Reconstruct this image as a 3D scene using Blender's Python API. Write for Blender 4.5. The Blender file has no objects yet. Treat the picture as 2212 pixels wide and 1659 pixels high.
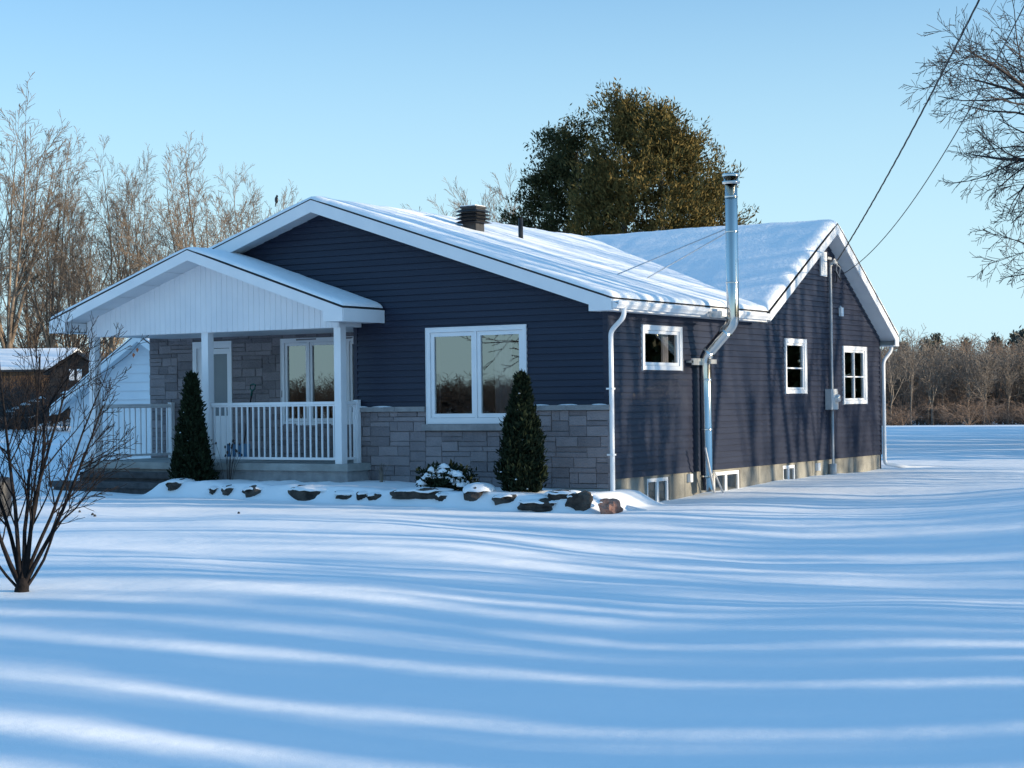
import bpy, math, random
import numpy as np
from mathutils import Vector, Matrix, noise
rad = math.radians
scn = bpy.context.scene
col = scn.collection

# ------------------------------------------------------------------ camera
CAM = np.array([14.1605, -26.1715, 1.3377])
ROT = np.array([[0.85251803, 0.01540576, 0.52247074],
                [0.52255113, -0.00143984, -0.85260674],
                [-0.01238278, 0.99988029, -0.00927778]])
FOC, CU, CV = 3849., 1106., 829.5
cd = bpy.data.cameras.new("camera"); cam = bpy.data.objects.new("camera", cd); col.objects.link(cam)
cam.matrix_world = Matrix([list(ROT[0]) + [CAM[0]], list(ROT[1]) + [CAM[1]], list(ROT[2]) + [CAM[2]], [0, 0, 0, 1]])
cd.sensor_width = 36; cd.lens = FOC / 2212 * 36; cd.clip_start = .1; cd.clip_end = 3000
scn.camera = cam

def ray(u, v):
    d = ROT @ np.array([u - CU, -(v - CV), -FOC]); return d / np.linalg.norm(d)
def hit(u, v, ax, val):
    d = ray(u, v); return CAM + d * ((val - CAM[ax]) / d[ax])
def at(u, v, depth):
    d = ROT @ np.array([(u - CU) / FOC, -(v - CV) / FOC, -1.]); return CAM + d * depth

# ------------------------------------------------------------------ materials
def nt(name):
    m = bpy.data.materials.new(name); m.use_nodes = True
    return m, m.node_tree.nodes, m.node_tree.links, m.node_tree.nodes["Principled BSDF"]
def mat(name, c, rough=.6, metal=0., c2=None, scale=5., bump=0., bscale=30., spec=.5, coords='Object', stretch=None, detail=4., island=0.):
    m, N, L, b = nt(name)
    b.inputs['Base Color'].default_value = (*c, 1); b.inputs['Roughness'].default_value = rough
    b.inputs['Metallic'].default_value = metal; b.inputs['Specular IOR Level'].default_value = spec
    tc = N.new('ShaderNodeTexCoord'); src = tc.outputs[coords]
    if stretch:
        mp = N.new('ShaderNodeMapping'); mp.inputs['Scale'].default_value = stretch
        L.new(src, mp.inputs['Vector']); src = mp.outputs['Vector']
    out = None
    if c2 is not None:
        n = N.new('ShaderNodeTexNoise'); n.inputs['Scale'].default_value = scale; n.inputs['Detail'].default_value = detail
        L.new(src, n.inputs['Vector'])
        r = N.new('ShaderNodeValToRGB'); r.color_ramp.elements[0].position = .35; r.color_ramp.elements[1].position = .65
        r.color_ramp.elements[0].color = (*c, 1); r.color_ramp.elements[1].color = (*c2, 1)
        if island:
            g = N.new('ShaderNodeNewGeometry'); mx = N.new('ShaderNodeMix'); mx.inputs[0].default_value = island
            L.new(n.outputs['Fac'], mx.inputs[2]); L.new(g.outputs['Random Per Island'], mx.inputs[3]); L.new(mx.outputs[0], r.inputs[0])
            r.color_ramp.elements[0].position = .15; r.color_ramp.elements[1].position = .85
        else: L.new(n.outputs['Fac'], r.inputs[0])
        L.new(r.outputs['Color'], b.inputs['Base Color'])
    if bump:
        n = N.new('ShaderNodeTexNoise'); n.inputs['Scale'].default_value = bscale; n.inputs['Detail'].default_value = 5
        L.new(src, n.inputs['Vector'])
        bp = N.new('ShaderNodeBump'); bp.inputs['Strength'].default_value = bump; bp.inputs['Distance'].default_value = .02
        L.new(n.outputs['Fac'], bp.inputs['Height']); L.new(bp.outputs['Normal'], b.inputs['Normal'])
    return m
def snow_mat(name, bump, bscale, grain=.5):
    m, N, L, b = nt(name)
    b.inputs['Base Color'].default_value = (.88, .90, .92, 1); b.inputs['Roughness'].default_value = .75
    b.inputs['Specular IOR Level'].default_value = .25
    tc = N.new('ShaderNodeTexCoord')
    n = N.new('ShaderNodeTexNoise'); n.inputs['Scale'].default_value = bscale; n.inputs['Detail'].default_value = 6; n.inputs['Roughness'].default_value = .6
    n2 = N.new('ShaderNodeTexNoise'); n2.inputs['Scale'].default_value = 140; n2.inputs['Detail'].default_value = 2
    L.new(tc.outputs['Object'], n.inputs['Vector']); L.new(tc.outputs['Object'], n2.inputs['Vector'])
    b1 = N.new('ShaderNodeBump'); b1.inputs['Strength'].default_value = bump; b1.inputs['Distance'].default_value = .03
    b2 = N.new('ShaderNodeBump'); b2.inputs['Strength'].default_value = grain; b2.inputs['Distance'].default_value = .004
    L.new(n.outputs['Fac'], b1.inputs['Height']); L.new(n2.outputs['Fac'], b2.inputs['Height'])
    L.new(b1.outputs['Normal'], b2.inputs['Normal']); L.new(b2.outputs['Normal'], b.inputs['Normal'])
    return m
M = {}
M['snow'] = snow_mat('snow', .42, 3.2)
M['roofsnow'] = snow_mat('roof_snow', .6, 5.)
M['puffsnow'] = snow_mat('puffy_roof_snow', .9, 9.)
M['navy'] = mat('navy_siding', (.011, .0155, .035), .42, c2=(.0165, .0225, .045), scale=1.5, bump=.12, bscale=60, stretch=(.3, .3, 6), spec=.35)
M['white'] = mat('white_aluminium', (.74, .76, .78), .38, c2=(.80, .81, .82), scale=2)
M['vinyl'] = mat('white_vinyl', (.72, .74, .77), .45, c2=(.79, .80, .82), scale=1.5)
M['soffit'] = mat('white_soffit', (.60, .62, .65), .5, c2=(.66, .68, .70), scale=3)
M['shingle'] = mat('dark_shingle', (.018, .018, .020), .9, c2=(.04, .04, .042), scale=30)
M['stone'] = mat('stone_veneer', (.14, .128, .138), .88, c2=(.27, .245, .255), scale=5, bump=1., bscale=26, island=.55)
M['mortar'] = mat('mortar', (.12, .115, .118), .95, c2=(.17, .16, .16), scale=20)
M['cap'] = mat('cast_stone', (.22, .22, .225), .85, c2=(.30, .30, .30), scale=6, bump=.4, bscale=40)
M['concrete'] = mat('concrete', (.14, .14, .125), .9, c2=(.26, .255, .225), scale=2.2, bump=.4, bscale=25)
M['porchconc'] = mat('porch_concrete', (.25, .26, .25), .9, c2=(.36, .37, .36), scale=3, bump=.4, bscale=25)
M['step'] = mat('dark_step', (.035, .035, .04), .75, c2=(.07, .07, .075), scale=8, bump=.3)
M['steel'] = mat('stainless_steel', (.66, .63, .58), .13, 1., bump=.08, bscale=6, stretch=(3, 3, .4))
M['galv'] = mat('galvanised_steel', (.45, .47, .48), .38, .8, c2=(.6, .61, .62), scale=14)
M['grey'] = mat('grey_enamel', (.42, .44, .45), .45, c2=(.5, .51, .52), scale=9)
M['black'] = mat('black_metal', (.012, .012, .014), .5, c2=(.03, .03, .032), scale=9)
M['rock'] = mat('boulder', (.018, .016, .015), .9, c2=(.085, .070, .058), scale=5, bump=1., bscale=14)
M['redrock'] = mat('pink_granite', (.22, .10, .07), .9, c2=(.42, .24, .18), scale=7, bump=1., bscale=14)
M['bark'] = mat('tan_bark', (.10, .074, .052), .9, c2=(.24, .178, .125), scale=4)
M['bark2'] = mat('grey_bark', (.12, .10, .085), .9, c2=(.25, .21, .17), scale=4)
M['darkbark'] = mat('dark_bark', (.022, .018, .019), .9, c2=(.055, .044, .04), scale=6)
M['cedar'] = mat('cedar_foliage', (.030, .040, .014), .8, c2=(.20, .14, .045), scale=.55, island=.5, spec=.15)
M['cedard'] = mat('dark_cedar_foliage', (.022, .036, .016), .8, c2=(.085, .078, .030), scale=.6, island=.5, spec=.15)
M['yew'] = mat('young_cedar_foliage', (.007, .013, .007), .85, c2=(.022, .033, .014), scale=5, island=.5, spec=.15)
M['plank'] = mat('weathered_planks', (.045, .022, .012), .9, c2=(.22, .11, .045), scale=3, stretch=(5, 5, .35), detail=6)
M['darkplank'] = mat('dark_planks', (.02, .014, .012), .9, c2=(.05, .035, .026), scale=3, stretch=(5, 5, .35))
M['curtain'] = mat('curtain', (.55, .55, .60), .9, c2=(.68, .68, .72), scale=3)
M['green'] = mat('green_plastic', (.01, .10, .085), .5, c2=(.015, .12, .10), scale=5)
M['blue'] = mat('blue_plastic', (.015, .10, .20), .5, c2=(.02, .12, .24), scale=5)
M['leaf'] = mat('dried_leaf', (.06, .03, .02), .9, c2=(.13, .06, .035), scale=9)
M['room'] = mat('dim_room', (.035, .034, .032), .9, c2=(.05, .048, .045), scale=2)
M['doorglass'] = mat('frosted_door_glass', (.13, .17, .20), .25, c2=(.16, .20, .22), scale=1.2)
def glass(name, fac, tint=.75):
    m = bpy.data.materials.new(name); m.use_nodes = True; N = m.node_tree.nodes; L = m.node_tree.links
    N.remove(N["Principled BSDF"]); out = N["Material Output"]
    g = N.new('ShaderNodeBsdfGlossy'); g.inputs['Roughness'].default_value = .005; g.inputs['Color'].default_value = (.95, 1, .97, 1)
    t = N.new('ShaderNodeBsdfTransparent'); t.inputs['Color'].default_value = (tint, tint, tint, 1)
    mx = N.new('ShaderNodeMixShader'); fr = N.new('ShaderNodeFresnel'); fr.inputs['IOR'].default_value = fac
    tc = N.new('ShaderNodeTexCoord'); n = N.new('ShaderNodeTexNoise'); n.inputs['Scale'].default_value = 1.6
    bp = N.new('ShaderNodeBump'); bp.inputs['Strength'].default_value = .12; bp.inputs['Distance'].default_value = .004
    L.new(tc.outputs['Object'], n.inputs['Vector']); L.new(n.outputs['Fac'], bp.inputs['Height']); L.new(bp.outputs['Normal'], g.inputs['Normal'])
    L.new(fr.outputs[0], mx.inputs[0]); L.new(t.outputs[0], mx.inputs[1]); L.new(g.outputs[0], mx.inputs[2]); L.new(mx.outputs[0], out.inputs['Surface'])
    return m
M['glass'] = glass('window_glass', 3.0)
M['glass2'] = glass('side_window_glass', 1.85, .7)

# ------------------------------------------------------------------ helpers
class MB:
    def __init__(s): s.v = []; s.f = []; s.mi = []
    def add(s, vs, fs, mi=0):
        o = len(s.v); s.v += [tuple(float(c) for c in p) for p in vs]
        for f in fs: s.f.append(tuple(i + o for i in f)); s.mi.append(mi)
    def quad(s, a, b, c, d, mi=0): s.add([a, b, c, d], [(0, 1, 2, 3)], mi)
    def box(s, x0, x1, y0, y1, z0, z1, mi=0):
        x0, x1 = min(x0, x1), max(x0, x1); y0, y1 = min(y0, y1), max(y0, y1); z0, z1 = min(z0, z1), max(z0, z1)
        s.add([(x0, y0, z0), (x1, y0, z0), (x1, y1, z0), (x0, y1, z0), (x0, y0, z1), (x1, y0, z1), (x1, y1, z1), (x0, y1, z1)],
              [(0, 3, 2, 1), (4, 5, 6, 7), (0, 1, 5, 4), (1, 2, 6, 5), (2, 3, 7, 6), (3, 0, 4, 7)], mi)
    def prism(s, poly, ax, a0, a1, mi=0):
        # poly of 2D points in the two axes other than ax, extruded from a0 to a1 along ax
        def P(p, a): l = [p[0], p[1]]; l.insert(ax, a); return l
        n = len(poly)
        s.add([P(p, a0) for p in poly] + [P(p, a1) for p in poly],
              [tuple(range(n)), tuple(range(2 * n - 1, n - 1, -1))] + [(i, i + n, (i + 1) % n + n, (i + 1) % n) for i in range(n)], mi)
    def tube(s, pts, rs, k=8, cap=True, mi=0):
        pts = [Vector(p) for p in pts]
        if not hasattr(rs, '__len__'): rs = [rs] * len(pts)
        vs = []; ref = None
        for i, p in enumerate(pts):
            if i == 0: t = pts[1] - p
            elif i == len(pts) - 1: t = p - pts[i - 1]
            else: t = (pts[i + 1] - p).normalized() + (p - pts[i - 1]).normalized()
            t.normalize()
            if ref is None: ref = Vector((0, 0, 1)) if abs(t.z) < .9 else Vector((1, 0, 0))
            a = t.cross(ref).normalized(); b = t.cross(a).normalized(); ref = -b if False else ref
            # keep frame stable
            ref = b.cross(t) * 0 + ref
            for j in range(k):
                th = 2 * math.pi * j / k; vs.append(p + (a * math.cos(th) + b * math.sin(th)) * rs[i])
        fs = [(i * k + j, i * k + (j + 1) % k, (i + 1) * k + (j + 1) % k, (i + 1) * k + j) for i in range(len(pts) - 1) for j in range(k)]
        if cap: fs += [tuple(range(k)), tuple(range((len(pts) - 1) * k, len(pts) * k))]
        s.add(vs, fs, mi)
    def build(s, name, mats, parent=None, smooth=False):
        me = bpy.data.meshes.new(name); me.from_pydata(s.v, [], s.f)
        for m in (mats if isinstance(mats, (list, tuple)) else [mats]): me.materials.append(m)
        if any(s.mi): me.polygons.foreach_set('material_index', s.mi)
        if smooth: me.polygons.foreach_set('use_smooth', [True] * len(s.f))
        me.update()
        o = bpy.data.objects.new(name, me); col.objects.link(o)
        if parent is not None: o.parent = parent; o.matrix_parent_inverse = parent.matrix_world.inverted()
        return o
def tag(o, label=None, cat=None, group=None, kind=None):
    if label: o['label'] = label
    if cat: o['category'] = cat
    if group: o['group'] = group
    if kind: o['kind'] = kind
    return o
def empty(name, loc=(0, 0, 0)):
    o = bpy.data.objects.new(name, None); col.objects.link(o); o.location = loc; o.empty_display_size = .3
    o.matrix_world = Matrix.Translation(loc); return o
def sm(t): t = min(1., max(0., t)); return t * t * (3 - 2 * t)
def nz(x, y, z=0.): return noise.noise(Vector((x, y, z)))

# ------------------------------------------------------------------ ground
def H(x, y):
    z = -.42 - .012 * min(3, max(-12, x))
    z += .09 * sm((y - 4) / 4) * sm((6 - abs(x - 1)) / 4)
    z += -.05 * math.exp(-((y - 1.5) / 2.2) ** 2) * math.exp(-(x / 1.2) ** 2)
    # raised planting bed in front of the house
    bx = sm((x + 8.9) / .6) * sm((.75 - x) / .6)
    z += (.265 + .035 * nz(x * 1.3, 3) + .03 * nz(x * 4, 9)) * bx * sm((y + 1.98 + .07 * nz(x * 2.3, 4)) / .30) * sm((1 - y) / .5)
    # lawn undulation
    z += -.33 * math.exp(-((x - 9.0) / 3.3) ** 2 - ((y + 17.6) / 4.2) ** 2)
    z += -.30 * sm((x - 1) / 7) * math.exp(-((y + 6.5) / 5.5) ** 2)
    z += .10 * math.exp(-((x - 3.5) / 2.8) ** 2 - ((y + 13.5) / 2.0) ** 2)
    z += -.10 * math.exp(-((x - 6.5) / 2.4) ** 2 - ((y + 13.2) / 1.8) ** 2)
    z += .09 * math.exp(-((x + 1.5) / 4.) ** 2 - ((y + 7.) / 2.5) ** 2)
    z += -.10 * math.exp(-((x - 4.5) / 2.6) ** 2 - ((y + 5.5) / 3.) ** 2)
    z += .42 * sm((x - 3) / 7) * math.exp(-((y - 5) / 9) ** 2)
    # rise at the left, gentle fall away behind
    z += 1.35 * sm((-x - 20) / 32) * sm((110 - y) / 60) * sm((y + 25) / 30)
    z -= 2.2 * sm((y - 25) / 200)
    w = sm((60 - math.hypot(x - 2, y + 5)) / 40)
    z += w * .004 * nz(x * 7, y * 8, 9)
    z += w * (.045 * nz(x * .28, y * .38) + .022 * nz(x * .75 + 7, y * .95) + .006 * nz(x * 3, y * 3.4, 5))
    return z
def axis(lo, hi, fine0, fine1, st, grow):
    a = list(np.arange(fine0, fine1, st)); d = st; x = fine1
    while x < hi: a.append(x); d *= grow; x += d
    a.append(hi); d = st * grow; x = fine0 - d; b = []
    while x > lo: b.append(x); d *= grow; x -= d
    b.append(lo); return b[::-1] + a
xs = axis(-900, 900, -13, 16, .13, 1.09); ys = axis(-700, 1500, -24, 9, .13, 1.09)
ys = sorted([y for y in ys if not -2.3 < y < -1.2] + list(np.arange(-2.3, -1.2, .05)))
g = MB(); nx = len(xs)
vv = [(x, y, H(x, y)) for y in ys for x in xs]
ff = [(j * nx + i, j * nx + i + 1, (j + 1) * nx + i + 1, (j + 1) * nx + i) for j in range(len(ys) - 1) for i in range(nx - 1)]
g.v = vv; g.f = ff; g.mi = [0] * len(ff)
tag(g.build('snow_ground', M['snow'], smooth=True), kind='structure')

# ------------------------------------------------------------------ house walls
house = tag(empty('house'), 'navy sided bungalow with grey stone base, white trim and snow on its roofs', 'house')
EXP = .112
def lapwall(mb, P, z0, z1, uL, uR, holes, zb=(), exp=EXP, dep=.023, zc=0.):
    """P(u,z,n) maps wall coords to 3D; courses of lap siding clipped by profile and holes"""
    cuts = {round(z0, 5), round(z1, 5)}
    k0 = math.floor((z0 - zc) / exp); k1 = math.ceil((z1 - zc) / exp)
    courses = [zc + k * exp for k in range(k0, k1 + 1)]
    for c in list(courses) + list(zb) + [h[2] for h in holes] + [h[3] for h in holes]:
        if z0 < c < z1: cuts.add(round(c, 5))
    cuts = sorted(cuts)
    for a, b in zip(cuts[:-1], cuts[1:]):
        if b - a < 1e-4: continue
        mid = (a + b) / 2; cz = zc + math.floor((mid - zc) / exp) * exp
        na = dep * (1 - (a - cz) / exp); nb = dep * (1 - (b - cz) / exp)
        iv = [(uL(mid), uR(mid), 1, 1)]
        for h in holes:
            if h[2] < mid < h[3]:
                new = []
                for (p, q, pe, qe) in iv:
                    if h[1] <= p or h[0] >= q: new.append((p, q, pe, qe)); continue
                    if h[0] > p: new.append((p, h[0], pe, 0))
                    if h[1] < q: new.append((h[1], q, 0, qe))
                iv = new
        for p, q, pe, qe in iv:
            pa, pb = (uL(a + 1e-5), uL(b - 1e-5)) if pe else (p, p)
            qa, qb = (uR(a + 1e-5), uR(b - 1e-5)) if qe else (q, q)
            if qa < pa: qa = pa
            if qb < pb: qb = pb
            mb.quad(P(pa, a, na), P(qa, a, na), P(qb, b, nb), P(pb, b, nb))
            if abs(a - cz) < 1e-4: mb.quad(P(pa, a, 0), P(qa, a, 0), P(qa, a, na), P(pa, a, na))
PF = lambda u, z, n: (u, -n, z)           # front plane y=0
PS = lambda u, z, n: (n, u, z)            # side plane x=0
RX, RZ, SL = -5.88, 5.04, .331            # main ridge
PKY, PKZ, SLN, SLF = 9.63, 4.99, .545, .62  # wing ridge
ztop = lambda x: RZ - SL * abs(x - RX)
zwing = lambda y: PKZ - (SLN * (PKY - y) if y < PKY else SLF * (y - PKY))
# front wall
WF = (-3.63, -1.57, .94, 2.63)
zs = lambda z: (RZ - .19 - z) / SL
uL = lambda z: -5.22 if z < 2.80 else max(-11.8, RX - zs(z))
uR = lambda z: min(0, RX + zs(z))
mb = MB()
lapwall(mb, PF, 1.25, RZ - .2, uL, uR, [(WF[0] + .03, WF[1] - .03, WF[2], WF[3] - .03)], zb=(2.80, ztop(0) - .19))
mb.build('wall', M['navy'], house)
# side wall
SW = [(1.21, 2.74, 1.84, 2.61), (7.50, 8.60, 1.41, 2.52), (10.72, 12.14, 1.17, 2.43)]
yN = lambda z: 0 if z < 2.86 else max(0, PKY - (PKZ - .17 - z) / SLN)
yF = lambda z: min(13.1, PKY + (PKZ - .17 - z) / SLF)
mb = MB()
lapwall(mb, PS, 0, PKZ - .18, yN, yF, [(a + .03, b - .03, c + .03, d - .03) for a, b, c, d in SW], zb=(2.86, zwing(13.1) - .17))
mb.build('wall', M['navy'], house)
# far sides (unseen faces) and return of the recess
for q in (((-11.8, 13.1, -.5), (0, 13.1, -.5), (0, 13.1, 2.6), (-11.8, 13.1, 2.6)), ((-11.8, 1.7, -.5), (-11.8, 13.1, -.5), (-11.8, 13.1, 2.9), (-11.8, 1.7, 2.9)), ((-5.22, .01, .2), (-5.22, 1.7, .2), (-5.22, 1.7, 2.8), (-5.22, .01, 2.8))):
    mb = MB(); mb.quad(*q); mb.build('wall', M['navy'], house)
# corner trims
for q in ((-.07, .02, -.02, .07, 1.25, 2.80), (-5.24, -5.16, -.02, .03, 1.25, 2.70), (-.03, .022, 13.04, 13.12, 0, 2.40)):
    mb = MB(); mb.box(*q); mb.build('corner_trim', M['navy'], house)
# foundation
BW = [(1.42, 2.28, -.56, -.05), (4.15, 5.32, -.56, -.05), (7.42, 8.10, -.56, -.05)]
mb = MB()
edges = [0.] + [e for b in BW for e in (b[0], b[1])] + [13.08]
for i in range(0, len(edges), 2): mb.box(-.22, -.022, edges[i], edges[i + 1], -.9, -.002)
for b in BW: mb.box(-.22, -.022, b[0], b[1], -.9, b[2]); mb.box(-.22, -.022, b[0], b[1], b[3], -.003)
mb.box(-5.2, -.22, .0, .2, -.9, -.12)
for y in (2.9, 6.2, 9.0, 11.4): mb.box(-.022, -.016, y, y + .03, -.7, -.02)
mb.build('foundation', M['concrete'], house)
mb = MB(); mb.box(-5.2, .015, -.05, -.001, -.8, -.16)
mb.build('foundation', M['porchconc'], house)['label'] = 'plain grey concrete base below the stone'

# stone veneer -------------------------------------------------
def stones(name, x0, x1, z0, z1, yp, holes, seed, cell=.086):
    rnd = random.Random(seed); nxx = max(1, round((x1 - x0) / cell)); nzz = max(1, round((z1 - z0) / cell))
    cx = (x1 - x0) / nxx; cz = (z1 - z0) / nzz; used = [[False] * nxx for _ in range(nzz)]
    for j in range(nzz):
        for i in range(nxx):
            X = x0 + (i + .5) * cx; Z = z0 + (j + .5) * cz
            if any(h[0] < X < h[1] and h[2] < Z < h[3] for h in holes): used[j][i] = True
    mb = MB()
    for j in range(nzz):
        for i in range(nxx):
            if used[j][i]: continue
            hgt = rnd.choice((1, 1, 2, 2, 2)); wid = rnd.choice((3, 4, 5, 6, 7)) if hgt < 2 else rnd.choice((2, 3, 4, 4, 5))
            w = 0
            while w < wid and i + w < nxx and not used[j][i + w]: w += 1
            h = 1
            while h < hgt and j + h < nzz and all(not used[j + h][i + k] for k in range(w)): h += 1
            if i + w < nxx and not used[j][i + w] and (i + w + 1 >= nxx or used[j][i + w + 1]) :
                if all(i + w < nxx and not used[j + q][i + w] for q in range(h)): w += 1
            for q in range(h):
                for k in range(w): used[j + q][i + k] = True
            a, b = x0 + i * cx + .0035, x0 + (i + w) * cx - .0035; c, d = z0 + j * cz + .0035, z0 + (j + h) * cz - .0035
            o = .022 + rnd.random() * .018; e = .007
            J = lambda s=.004: rnd.uniform(-s, s)
            base = [(a + J(), yp, c + J()), (b + J(), yp, c + J()), (b + J(), yp, d + J()), (a + J(), yp, d + J())]
            mid = [(p[0], yp - o * .7, p[2]) for p in base]
            top = [(a + e + J(), yp - o - J(.006), c + e + J()), (b - e + J(), yp - o - J(.006), c + e + J()), (b - e + J(), yp - o - J(.006), d - e + J()), (a + e + J(), yp - o - J(.006), d - e + J())]
            fs = [(8, 9, 10, 11)]
            for q in range(4): r = (q + 1) % 4; fs += [(q, r, r + 4, q + 4), (q + 4, r + 4, r + 8, q + 8)]
            mb.add(base + mid + top, fs)
    o = mb.build(name, M['stone'], house)
    return o
stones('stone_wall', -5.22, .03, -.16, 1.16, -.002, [(WF[0] - .05, WF[1] + .05, .80, 1.3)], 3)
DOOR = (-10.60, -9.56, .255, 2.62); PW = (-8.28, -5.95, .90, 2.61)
stones('stone_wall', -11.80, -5.23, .25, 2.74, 1.70, [(DOOR[0], DOOR[1], 0, DOOR[3]), (PW[0], PW[1], PW[2], PW[3])], 5)
mb = MB()   # mortar backing
def rectholes(mb, x0, x1, z0, z1, y, holes, thick=.02):
    xsx = sorted({x0, x1, *[h[0] for h in holes], *[h[1] for h in holes]}); zsx = sorted({z0, z1, *[h[2] for h in holes if z0 < h[2] < z1], *[h[3] for h in holes if z0 < h[3] < z1]})
    for a, b in zip(xsx[:-1], xsx[1:]):
        for c, d in zip(zsx[:-1], zsx[1:]):
            X, Z = (a + b) / 2, (c + d) / 2
            if not any(h[0] < X < h[1] and h[2] < Z < h[3] for h in holes): mb.quad((a, y, c), (b, y, c), (b, y, d), (a, y, d))
rectholes(mb, -5.22, .0, -.16, 1.25, -.006, [(WF[0] + .03, WF[1] - .03, WF[2], 1.25)])
mb.build('mortar', M['mortar'], house); mb = MB()
rectholes(mb, -11.8, -5.22, .2, 2.80, 1.690, [(DOOR[0] + .02, DOOR[1] - .02, .2, DOOR[3] - .02), (PW[0] + .03, PW[1] - .03, PW[2] + .03, PW[3] - .03)])
mb.build('mortar', M['mortar'], house)
# stone end face at the right corner (quoins)
mb = MB(); z = -.16; rnd = random.Random(4)
while z < 1.12:
    h = rnd.choice((.1, .2, .2, .3)); z2 = min(1.16, z + h); mb.box(.002, .035 + rnd.random() * .012, -.04, .012 + rnd.random() * .02, z + .004, z2 - .004); z = z2
mb.build('stone_wall', M['stone'], house)
# caps and sill
for a, b in ((-5.24, -4.3), (-4.295, -3.66), (-1.54, -.75), (-.745, .06)): mb = MB(); mb.box(a, b, -.085, -.0, 1.163, 1.25); mb.build('stone_cap', M['cap'], house)
mb = MB(); mb.box(-3.70, -1.50, -.10, .01, .825, .935); mb.build('window_sill', M['cap'], house)
mb = MB()
for k in range(14):
    x = -5.2 + k * .26; s = .15 + .1 * nz(k * 3.3, 1)
    if -3.75 < x < -1.5: continue
def snowlump(mb, cx, cy, cz, rx, ry, rz, seed, sub=12, jag=.25, flat=True):
    n, m = sub, sub // 2
    vs = []; fs = []
    for j in range(m + 1):
        th = math.pi / 2 * (j / m) if flat else math.pi * j / m
        for i in range(n):
            ph = 2 * math.pi * i / n
            r = 1 + jag * nz(math.cos(ph) * 1.5 + seed, math.sin(ph) * 1.5, j * .45 + seed * 1.7)
            vs.append((cx + rx * r * math.sin(th) * math.cos(ph), cy + ry * r * math.sin(th) * math.sin(ph), cz + rz * math.cos(th) * (1 + .2 * nz(i * .5, j * .6, seed))))
    for j in range(m):
        for i in range(n): fs.append((j * n + i, (j + 1) * n + i, (j + 1) * n + (i + 1) % n, j * n + (i + 1) % n))
    fs.append(tuple((m) * n + i for i in range(n)))
    mb.add(vs, fs)
for a, b in ((-5.2, -4.9), (-4.85, -4.35), (-1.45, -1.1), (-.95, -.55), (-.3, 0)):
    mb = MB(); snowlump(mb, (a + b) / 2, -.05, 1.245, (b - a) / 2, .035, .022, a); mb.build('snow_cover', M['roofsnow'], house, True)

# ------------------------------------------------------------------ windows
def window(P, u0, u1, z0, z1, lites, fw=.075, sash=.05, mat_g='glass', bars=(), curtains=(), depth=.8, prot=.035, low=.0):
    """lites: list of (ua,ub) ranges inside the frame"""
    def bx(mb, a, b, c, d, n0, n1):
        p, q = P(a, c, n0), P(b, d, n1); mb.box(p[0], q[0], p[1], q[1], p[2], q[2])
    f = MB()
    bx(f, u0, u0 + fw, z0, z1, -.06, prot); bx(f, u1 - fw, u1, z0, z1, -.06, prot)
    bx(f, u0 + fw, u1 - fw, z1 - fw, z1, -.06, prot); bx(f, u0 + fw, u1 - fw, z0, z0 + fw + low, -.06, prot)
    # thin brick-mould step
    for (a, b, c, d) in ((u0 - .012, u0, z0 - .01, z1 + .012), (u1, u1 + .012, z0 - .01, z1 + .012), (u0, u1, z1, z1 + .012)):
        bx(f, a, b, c, d, 0, prot + .012)
    for (a, b), (c, d) in zip(lites[:-1], lites[1:]): bx(f, b, c, z0 + fw + low, z1 - fw, -.06, prot - .006)
    o = f.build('window', M['white'], house)
    for (a, b) in lites:
        s = MB(); c, d = z0 + fw + low, z1 - fw
        bx(s, a + .004, a + sash, c + .004, d - .004, -.05, .012); bx(s, b - sash, b - .004, c + .004, d - .004, -.05, .012)
        bx(s, a + sash, b - sash, d - sash, d - .004, -.05, .012); bx(s, a + sash, b - sash, c + .004, c + sash, -.05, .012)
        s.build('sash', M['white'], o)
        g = MB(); g.quad(P(a + sash, c + sash, -.02), P(b - sash, c + sash, -.02), P(b - sash, d - sash, -.02), P(a + sash, d - sash, -.02))
        g.build('pane', M[mat_g], o)
    for (kind, v) in bars:
        s = MB()
        if kind == 'h': bx(s, u0 + fw, u1 - fw, v - .014, v + .014, -.045, .004)
        else: bx(s, v - .022, v + .022, z0 + fw, z1 - fw, -.046, .014)
        s.build('muntin', M['white'], o)
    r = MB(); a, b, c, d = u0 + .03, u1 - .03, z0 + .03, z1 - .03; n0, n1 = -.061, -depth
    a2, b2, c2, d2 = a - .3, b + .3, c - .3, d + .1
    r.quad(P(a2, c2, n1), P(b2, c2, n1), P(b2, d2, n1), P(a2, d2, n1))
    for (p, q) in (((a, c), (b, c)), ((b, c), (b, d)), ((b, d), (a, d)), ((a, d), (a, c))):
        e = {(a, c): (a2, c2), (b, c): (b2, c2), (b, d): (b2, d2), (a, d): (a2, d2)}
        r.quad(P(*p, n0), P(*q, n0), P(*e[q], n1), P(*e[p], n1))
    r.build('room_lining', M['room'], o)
    for (ca, cb) in curtains:
        cm = MB(); n = max(6, int((cb - ca) / .02)); pts = [(ca + (cb - ca) * i / n, -.16 + .022 * math.sin(i * 1.1) + .01 * math.sin(i * .37)) for i in range(n + 1)]
        for (p, q), (p2, q2) in zip(pts[:-1], pts[1:]): cm.quad(P(p, z0 - .1, q), P(p2, z0 - .1, q2), P(p2, z1, q2), P(p, z1, q))
        cm.build('curtain', M['curtain'], o, True)
    return o
PB = lambda u, z, n: (u, 1.70 - n, z)
w = window(PF, *WF, [(-3.555, -2.62), (-2.58, -1.645)], curtains=[(-2.32, -1.95), (-3.55, -3.46)], sash=.075, low=.03)
w['label'] = 'large two pane front window'
window(PB, *PW, [(-8.205, -7.62), (-7.58, -6.64), (-6.6, -6.02)], curtains=[(-7.12, -6.66)], sash=.06)
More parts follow.
